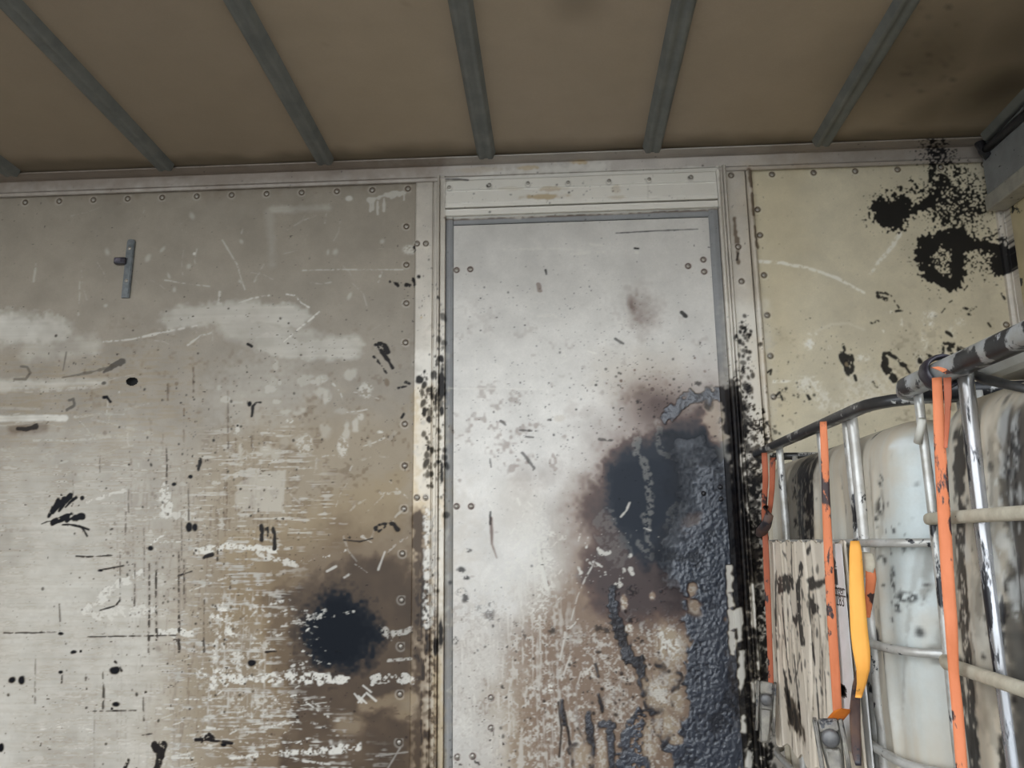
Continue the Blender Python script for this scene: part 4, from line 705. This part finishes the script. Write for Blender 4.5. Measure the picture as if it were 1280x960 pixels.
M['board'] = wear_mat('dirty_board', (.80, .72, .61), white=(.62, .62, .58), tan=(.72, .61, .47), soot=(.02, .016, .014), brown=(.14, .10, .065), rough=.6, bump_s=.25)
M['paper'] = plain_mat('smeared_white_label', (.78, .77, .77), (.68, .67, .64), 18, .55, 0, (1, 1, 1), (.05, .045, .045), 40, .70)
M['ink'] = plain_mat('label_ink', (.05, .045, .045), (.09, .085, .08), 40, .6)
M['pale'] = plain_mat('pale_top_bar', (.66, .64, .57), (.56, .54, .47), 20, .6)
M['tarred_dark'] = plain_mat('dark_edging', (.02, .02, .02), (.04, .038, .035), 30, .5)
M['pallet'] = plain_mat('dirty_pallet_steel', (.20, .19, .17), (.12, .11, .10), 20, .6)
def rrect(xa, xb, ya, yb, R, step=.02, inset=0.0):
    xa, xb, ya, yb = xa + inset, xb - inset, ya + inset, yb - inset; R = max(R - inset, .012); P = []
    for cx_, cy_, a0 in ((xa + R, yb - R, 90), (xa + R, ya + R, 180), (xb - R, ya + R, 270), (xb - R, yb - R, 0)):
        for t in np.linspace(0, 90, 11): a = math.radians(a0 + t); P.append((cx_ + R * math.cos(a), cy_ + R * math.sin(a)))
    P.append(P[0]); return P
def tank(xa, xb, ya, yb, parent, seed, groove):
    R = .10; base = resample(rrect(xa, xb, ya, yb, R), .004)[:-1]; keep_ = (base[:, 0] < xa + R) | (np.arange(len(base)) % 6 == 0); base = base[keep_]; n = len(base); c = np.array([(xa + xb) / 2, (ya + yb) / 2])
    rows = []; zs = np.linspace(.15, 1.055, 170)
    tq = np.linspace(0, np.pi / 2, 14); prof = [(.045 * (1 - math.sin(t)), .105 + .045 * (1 - math.cos(t)) * 0 + .045 * math.sin(t)) for t in tq[::-1][::-1]] + [(0, z) for z in zs] + [(.075 * (1 - math.cos(t)), 1.055 + .085 * math.sin(t)) for t in tq[1:]] + [(i, 1.141 + .01 * (i - .075)) for i in (.12, .2, .3, .40)]
    nrm = np.roll(base, -1, 0) - np.roll(base, 1, 0); nrm = np.stack([nrm[:, 1], -nrm[:, 0]], 1); nrm /= np.linalg.norm(nrm, axis=1)[:, None]
    if ((base + nrm * .01 - c) ** 2).sum() < ((base - c) ** 2).sum(): nrm = -nrm
    g = np.random.default_rng(seed); V = []; s_ = base[:, 1]
    for ins, z in prof:
        zz = np.clip((z - .15) / .9, 0, 1); amp = max(0.0, 1 - ins / .06) * (np.sin(np.pi * np.clip(zz, 0, 1)) ** .35)
        bulge = .010 * math.sin(np.pi * zz)
        rib_ = np.zeros(n)
        for y0, w, h in groove: rib_ += h * np.exp(-((s_ - y0 - .012 * math.sin(3 * z + y0 * 9)) / w) ** 2)
        left = np.clip(-nrm[:, 0], 0, 1)
        f = min(ins / .40, 1); P = base + nrm * (-min(ins, .09) + amp * (bulge + rib_ * left))[:, None]
        if ins > .09: P = c + (P - c) * (1 - (ins - .09) / .36)
        V.append(np.c_[P, np.full(n, z)])
    V = np.array(V); h = len(V)
    k_ = XI / (xa + .005); wear, H = cs.sample(np.where(nrm[None, :, 0] < .3, V[..., 1], V[..., 1] * .3 + .6) * k_, EYE[2] + (V[..., 2] - EYE[2]) * k_)
    o = link('tank', mesh_np('tank', V, grid_quads(h, n, True), wear), M['tank'], parent, True); return o
def rail(z, xa, xb, ya, yb, r, mat, parent, R=.11, sq=2.6, bow=0.0, ra=None):
    P = resample([(x, y, z) for x, y in rrect(xa, xb, ya, yb, R)], .03)[:-1]
    if bow: P[:, 0] -= bow * np.clip(np.sin(np.pi * (P[:, 1] - ya) / (yb - ya)), 0, 1) * (P[:, 0] < xa + .1)
    V, Q = tube_np(P, ra or r, r, 12, True, sq=sq); return link('cage_rail', mesh_np('cage_rail', V, Q), mat, parent, True)
def upright(x, y, z0, z1, r, mat, parent, pinch=()):
    zs = np.linspace(z0, z1, 40); a = np.full(40, r); b = np.full(40, r)
    for z in pinch: k = np.exp(-((zs - z) / .02) ** 2); a = a * (1 + .45 * k); b = b * (1 - .45 * k)
    w = .004 * np.sin(zs * 7 + y * 20)
    return tube('cage_upright', [(x, y + q_, z) for z, q_ in zip(zs, w)], b, mat, parent, rb=a, n=12, up=(0, 1, 0))
def tote(xa, xb, ya, yb, label, first):
    root = empty('caged_tank', ((xa + xb) / 2, (ya + yb) / 2, 0)); tag(root, label, 'tank', 'caged liquid tanks along the end wall')
    gr = [(ya + .16 + .2 * i, .016, .012 * (-1) ** i) for i in range(6)] + [(ya + .07 + .2 * i, .03, .006) for i in range(6)]
    tank(xa + .028, xb - .028, ya + .03, yb - .03, root, 3 if first else 4, gr)
    tube('tank_cap', [((xa + xb) / 2, (ya + yb) / 2, z) for z in (1.10, 1.15, 1.158)], .10, M['pallet'], root, n=24, up=(0, 1, 0))
    rm = M['galv_rail'] if first else M['dusty']
    for z in ((.262, .474, .684, .889) if first else (.262, .474, .690, .931)):
        rail(z, xa, xb, ya, yb, .0085 if first else .0105, rm, root, bow=.012)
    rail(1.172, xa, xb, ya, yb, .0125 if first else .0175, M['galv_black'] if first else M['galv_mix'], root, R=.12 if first else .06, sq=3.2, ra=.015 if first else .020)
    # pallet: sheet top, corner feet, runners
    box('pallet_deck', xa, xb, ya, yb, .085, .105, M['pallet'], root, .004)
    for x in (xa + .05, (xa + xb) / 2, xb - .05):
        box('pallet_runner', x - .04, x + .04, ya, yb, 0, .022, M['pallet'], root, .003)
        for y in (ya + .06, (ya + yb) / 2, yb - .06): box('pallet_foot', x - .035, x + .035, y - .05, y + .05, .02, .087, M['pallet'], root, .004)
    return root
XB = 1.605
t1 = tote(XI, XB, 1.60, 2.735, 'milky caged liquid tank nearest the riveted wall, with the dirty board strapped on', True)
t2 = tote(XI, XB, .50, 1.545, 'greasy caged liquid tank cut by the right edge of the picture, dusty rails', False)
yv = lambda px, py, x=XI: PX(px, py, x)[1]
for px, py, r, m, pn in [(979, 620, .011, 'galv', ()), (1030, 600, .010, 'galv', ()), (1066, 600, .011, 'galv', (.95,)), (1092, 800, .012, 'galv_rail', (.66, .50)), (963, 640, .010, 'dusty', ())]:
    upright(XI + .017, yv(px, py, XI + .017), .10, 1.17, r, M[m], t1, pn)
for i in range(5): upright(XB - .017, 1.75 + .2 * i, .10, 1.17, .009, M['galv'], t1); upright(XB - .017, .65 + .2 * i, .10, 1.17, .009, M['galv'], t2); upright(.80 + .17 * i, 1.592, .10, 1.17, .009, M['galv'], t1); upright(.80 + .17 * i, 2.718, .10, 1.17, .009, M['galv'], t1); upright(.80 + .17 * i, 1.528, .10, 1.17, .009, M['galv'], t2)
for px, py, r, m in [(1160, 600, .0085, 'galv'), (1223, 600, .0125, 'chrome')]: upright(XI + .019, yv(px, py, XI + .019), .10, 1.165, r, M[m], t2)
for y in (1.0, .82, .64): upright(XI + .019, y, .10, 1.165, .011, M['galv'], t2)
fb = box('corner_plate', .636, .640, yv(1091, 950, .638), yv(1063, 950, .638), .10, .62, M['paper'], t1, .001); fb['label'] = 'white flat bar beside the ratchet'
box('lid_tray', .705, 1.5, 1.08, 1.36, 1.153, 1.224, M['pale'], t2, .018)
tube('black_edging', [tuple(PX(*p, x)) for p, x in [((1208, 463), .70), ((1230, 474), .70), ((1252, 479), .70), ((1290, 488), .70)]], [.005, .009, .008, .006], M['tarred_dark'], t2, sq=2.0)
tube('peg', [tuple(PX(*p, .66)) for p in [(1147, 553), (1150, 540), (1153, 524)]], .007, M['pale'], t2)

# board with its label
bx = .618
ys_ = np.arange(yv(1062, 780, bx), yv(960, 780, bx), .003); zt = .892; NB = 180
YB, SB = np.meshgrid(ys_, np.linspace(0, 1, NB)); fy = (YB - ys_[0]) / (ys_[-1] - ys_[0])
zb_ = .372 - .045 * fy + .010 * np.sin(YB * 40); ztop = zt + .003 * np.sin(YB * 60) + .002 * np.sin(YB * 170)
ZB_ = zb_ + (ztop - zb_) * SB
fold = .003 * np.sin(YB * 9 + 1) - .012 * (1 - SB) ** 2 * np.sin(YB * 14)
for a_, b_, h_ in [(.08, .010, .004), (.17, .012, -.005), (.29, .014, .005), (.41, .010, -.006), (.50, .010, .003), (.63, .012, -.005), (.72, .008, .004), (.81, .010, -.005), (.90, .010, .004), (.96, .010, -.004)]: fold = fold + h_ * np.exp(-((fy - a_ - .02 * np.sin(ZB_ * 9 + a_ * 40)) / b_) ** 2)
fold = np.clip(fold, -.010, .02)
wear, H = cb.sample(YB, ZB_)
fr = np.stack([bx - fold * .7, YB, ZB_], -1); bk_ = np.stack([bx + .006 - fold * .7, YB, ZB_], -1)
h, w = YB.shape; Vb = np.concatenate([fr.reshape(-1, 3), bk_.reshape(-1, 3)]); i_ = np.arange(h * w).reshape(h, w); loop = np.r_[i_[0], i_[1:, -1], i_[-1, -2::-1], i_[-2:0:-1, 0]]
Qb = np.concatenate([grid_quads(h, w), grid_quads(h, w)[:, ::-1] + h * w, np.stack([loop, np.roll(loop, -1), np.roll(loop, -1) + h * w, loop + h * w], 1)])
board = link('dirty_board', mesh_np('dirty_board', Vb, Qb, np.concatenate([wear.reshape(-1, 4)] * 2)), M['board'], None, True)
tag(board, 'grey board smeared with dark runs, strapped to the cage of the farther tank', 'board')
ly0, ly1 = yv(1061, 780, bx - .012), yv(1039, 780, bx - .012)
lab = box('label_sheet', bx - .0130, bx - .0118, ly0, ly1, .46, .888, M['paper'], board, .0004)
TM = Matrix(((0, 0, -1, 0), (-1, 0, 0, 0), (0, 1, 0, 0), (0, 0, 0, 1)))
def text(s, px, py, size, parent, x=bx - .0134):
    c = bpy.data.curves.new('label_print', 'FONT'); c.body = s; c.size = size; c.extrude = .0002; c.align_x = 'CENTER'
    t_ = bpy.data.objects.new('tmp', c); COL.objects.link(t_); dg = bpy.context.evaluated_depsgraph_get(); me = bpy.data.meshes.new_from_object(t_.evaluated_get(dg)); bpy.data.objects.remove(t_)
    p = PX(px, py, x); me.transform(Matrix.Translation(p) @ TM); me.materials.clear(); return link('label_print', me, M['ink'], parent)
def ink(px0, py0, px1, py1, name='label_print'):
    a, b = PX(px0, py0, bx - .0134), PX(px1, py1, bx - .0134); return box(name, bx - .0137, bx - .0129, min(a[1], b[1]), max(a[1], b[1]), min(a[2], b[2]), max(a[2], b[2]), M['ink'], lab)
ink(1041, 711, 1047.5, 731); ink(1041, 707.6, 1046, 709); ink(1042, 735.6, 1056, 736.4); ink(1042, 744, 1057, 745)
text('nger', 1050, 742.5, .030, lab); text('1283', 1049, 757, .034, lab)
dm = PX(1041.5, 703, bx - .0134); box('label_print', -.0003, .0003, -.012, .012, -.012, .012, M['ink'], lab, 0, Matrix.Translation(dm) @ Matrix.Rotation(math.radians(45), 4, 'X'))
for i in range(7): ink(1047, 856 + i * 2, 1056 + (i % 3), 856.9 + i * 2)

# ------------------------------------------------------------------ orange lashing straps
M['orange'] = plain_mat('orange_webbing', (.74, .235, .105), (.62, .18, .07), 26, .75, 0, (1, 1, .3), (.05, .03, .03), 24, .53, .2, (1, 1, .35))
M['rust_orange'] = plain_mat('dirty_orange_webbing', (.50, .13, .06), (.36, .10, .05), 26, .75, 0, (1, 1, .3), (.04, .025, .025), 15, .58, .2, (1, 1, .5))
M['bright'] = plain_mat('bright_orange_webbing', (.96, .47, .09), (.93, .38, .06), 14, .7, 0, (1, 1, .4), (.12, .05, .05), 30, .64, .15)
M['vivid'] = plain_mat('clean_orange_webbing', (.92, .26, .02), (.80, .20, .02), 20, .7)
M['tarred_web'] = plain_mat('tarred_webbing', (.16, .085, .05), (.05, .035, .04), 14, .6, 0, (1, 1, .5), (.025, .022, .028), 12, .52)
M['goo'] = plain_mat('dust_caked_ratchet', (.37, .34, .28), (.20, .185, .17), 26, .6, .1, (1, 1, 1), (.06, .06, .065), 20, .58, .5)
M['goo_dark'] = plain_mat('greasy_ratchet_bolt', (.10, .10, .105), (.17, .165, .16), 40, .45, .3)
def ribbon(name, pts, mat, parent, x=.626, skew=0.0):
    """a flat band through [(px, py, width in px)...] lying at depth x off the cage, with thickness"""
    W_ = []
    for p in pts:
        c = PX(p[0], p[1], x + (p[3] if len(p) > 3 else 0)); W_.append([*c, p[2] * c[1] / 1000])
    W_ = resample(W_, .012); C_ = W_[:, :3]; wd = W_[:, 3]
    d = C_[:, :2] - EYE[:2]; d /= np.linalg.norm(d, axis=1)[:, None]; s_ = np.stack([d[:, 1], -d[:, 0], np.zeros(len(d))], 1)
    nr = np.stack([-d[:, 0], -d[:, 1], np.zeros(len(d))], 1); t_ = .0016
    s_ = s_ + nr * skew; cup = .12
    V = np.stack([C_ + s_ * (k * wd)[:, None] * .5 + nr * (o + cup * wd * (1 - abs(k)) * .5)[:, None] for k, o in ((-1, t_), (-.5, t_), (0, t_), (.5, t_), (1, t_), (1, -t_), (.5, -t_), (0, -t_), (-.5, -t_), (-1, -t_)) for o in [np.full(len(C_), o)]], 1)
    n = V.shape[1]; h = len(V); Q = grid_quads(h, n, True); caps = [[0, 1, 8, 9], [1, 2, 7, 8], [2, 3, 6, 7], [3, 4, 5, 6]]; e = (h - 1) * n
    Q = np.concatenate([Q, np.array(caps), np.array([[e + i for i in c_[::-1]] for c_ in caps])])
    return link(name, mesh_np(name, V, Q), mat, parent)
def ratchet(px, py, wpx, hpx, parent, x, tilt):
    c = PX(px, py, x); k = c[1] / 1000; w, h = wpx * k, hpx * k
    d = math.atan2(-c[0], c[1]); mt = Matrix.Translation(c) @ Matrix.Rotation(d, 4, 'Z') @ Matrix.Rotation(tilt, 4, 'Y')
    def lump(name, x0, x1, y0, y1, z0, z1, bev, mat, par, top=1.0, bot=1.0):
        bm = bmesh.new(); add_box(bm, x0, x1, y0, y1, z0, z1, bev, 3)
        bmesh.ops.subdivide_edges(bm, edges=bm.edges, cuts=2, use_grid_fill=True)
        g = random.Random(int(px * 7 + x0 * 999))
        for v in bm.verts:
            f = (v.co.z - z0) / (z1 - z0); s_ = bot + (top - bot) * f; v.co.x *= s_; v.co += Vector((g.uniform(-1, 1), g.uniform(-1, 1), g.uniform(-1, 1))) * w * .018
        bmesh.ops.transform(bm, matrix=mt, verts=bm.verts); return link(name, bm_mesh(name, bm), mat, par, True)
    body = lump('ratchet', -w * .42, w * .42, -w * .10, w * .30, -h * .5, h * .42, w * .14, M['goo'], parent, 1.0, .55)
    lump('ratchet_plate', -w * .5, -w * .36, -w * .34, w * .2, -h * .30, h * .5, w * .05, M['goo'], body); lump('ratchet_plate', w * .36, w * .5, -w * .34, w * .2, -h * .30, h * .5, w * .05, M['goo'], body)
    lump('ratchet_handle', -w * .26, w * .26, -w * .36, -w * .06, -h * .46, h * .06, w * .09, M['goo'], body, 1.0, .7)
    P = [(mt @ Vector((0, -w * a, h * .22))) for a in (.50, .44, .05)]
    tube('ratchet_bolt', [tuple(p) for p in P], [w * .22, w * .30, w * .31], M['goo_dark'], body, n=16)
    lump('ratchet_spool', -w * .34, w * .34, -w * .26, 0, h * .30, h * .5, w * .10, M['goo'], body)
    return body
def strap(label, px, py, x=.640):
    e = empty('lashing_strap', tuple(PX(px, py, x))); return tag(e, label, 'strap', 'orange lashing straps on the tanks')
sa = strap('leftmost rust-orange lashing strap, beside the door post, with a small caked ratchet', 957, 720)
ribbon('webbing', [(955.5, 566, 7), (957, 600, 7), (955, 640, 6), (957, 680, 7), (959.5, 740, 7), (962, 800, 6), (964, 862, 6)], M['rust_orange'], sa, .598)
ribbon('webbing', [(966, 572, 7), (965, 610, 6.5), (963, 632, 6), (960, 650, 5)], M['rust_orange'], sa, .604)
tube('knot', [tuple(PX(*p, .590)) for p in [(957, 634), (961, 645), (958, 656), (952, 664), (948, 668)]], [.008, .013, .014, .016, .008], M['tarred_web'], sa)
ratchet(957, 890, 22, 68, sa, .580, math.radians(6))
sb_ = strap('long orange lashing strap hanging in front of the board, ending at a ratchet', 1036, 720)
ribbon('webbing', [(1029, 527, 8), (1030.5, 560, 9), (1033, 640, 9.5), (1036, 700, 10.5), (1040, 780, 10.5), (1044, 840, 10.5), (1047, 893, 10)], M['orange'], sb_, .590)
ribbon('folded_end', [(1057, 886, 10, 0), (1052, 890, 17, 0), (1044, 899, 17, 0), (1039, 908, 12, 0)], M['vivid'], sb_, .566, .4)
ratchet(1041, 938, 33, 70, sb_, .556, math.radians(-5))
scs = strap('broad bright orange strap end, twisted and tarred at its lower half', 1074, 780)
ribbon('webbing', [(1068.5, 676, 10), (1069.5, 690, 14), (1071, 740, 17), (1074, 790, 19), (1077, 815, 19), (1079, 835, 15), (1077, 855, 10), (1073, 872, 7)], M['bright'], scs, .588)
ribbon('webbing_tail', [(1072, 838, 4), (1070, 860, 9), (1068.5, 890, 12), (1069.5, 920, 11), (1071, 945, 10), (1073, 957, 6)], M['tarred_web'], scs, .592)
ribbon('loose_end', [(1087, 700, 9), (1089, 722, 12), (1087, 745, 10), (1085, 772, 5)], M['orange'], scs, .618)
ribbon('wrapped_rag', [(1078, 690, 8), (1085, 692, 11), (1087, 705, 14), (1084, 722, 10)], M['dusty'], scs, .614, .3)
sd = strap('long orange lashing strap knotted over the top rail of the nearer tank', 1186, 640)
ribbon('webbing', [(1171, 472, 11), (1173, 510, 12), (1175, 560, 13), (1178, 610, 14), (1181, 660, 14), (1184.5, 720, 14), (1189, 780, 13.5), (1192, 840, 11), (1197, 890, 12), (1200, 930, 12), (1204, 985, 12)], M['orange'], sd, .615)
ribbon('webbing', [(1184, 472, 9), (1185, 500, 8), (1184, 530, 6), (1182, 560, 4)], M['rust_orange'], sd, .618)
kc = PX(1176, 468, .655); kc[0] = XI; kc[2] = 1.172
ang_ = np.linspace(0, 2 * np.pi, 25)[:-1]
V, Q = tube_np([(kc[0] + .0275 * math.cos(a), kc[1] + .004 * math.sin(3 * a), kc[2] + .0265 * math.sin(a)) for a in ang_], .0045, .018, 10, True, up=(0, 1, 0)); kn = link('knot', mesh_np('knot', V, Q), M['tape'], sd, True)
ribbon('knot_fold', [(1168, 459, 8), (1176, 461, 9), (1187, 467, 8)], M['orange'], sd, .612, .3)
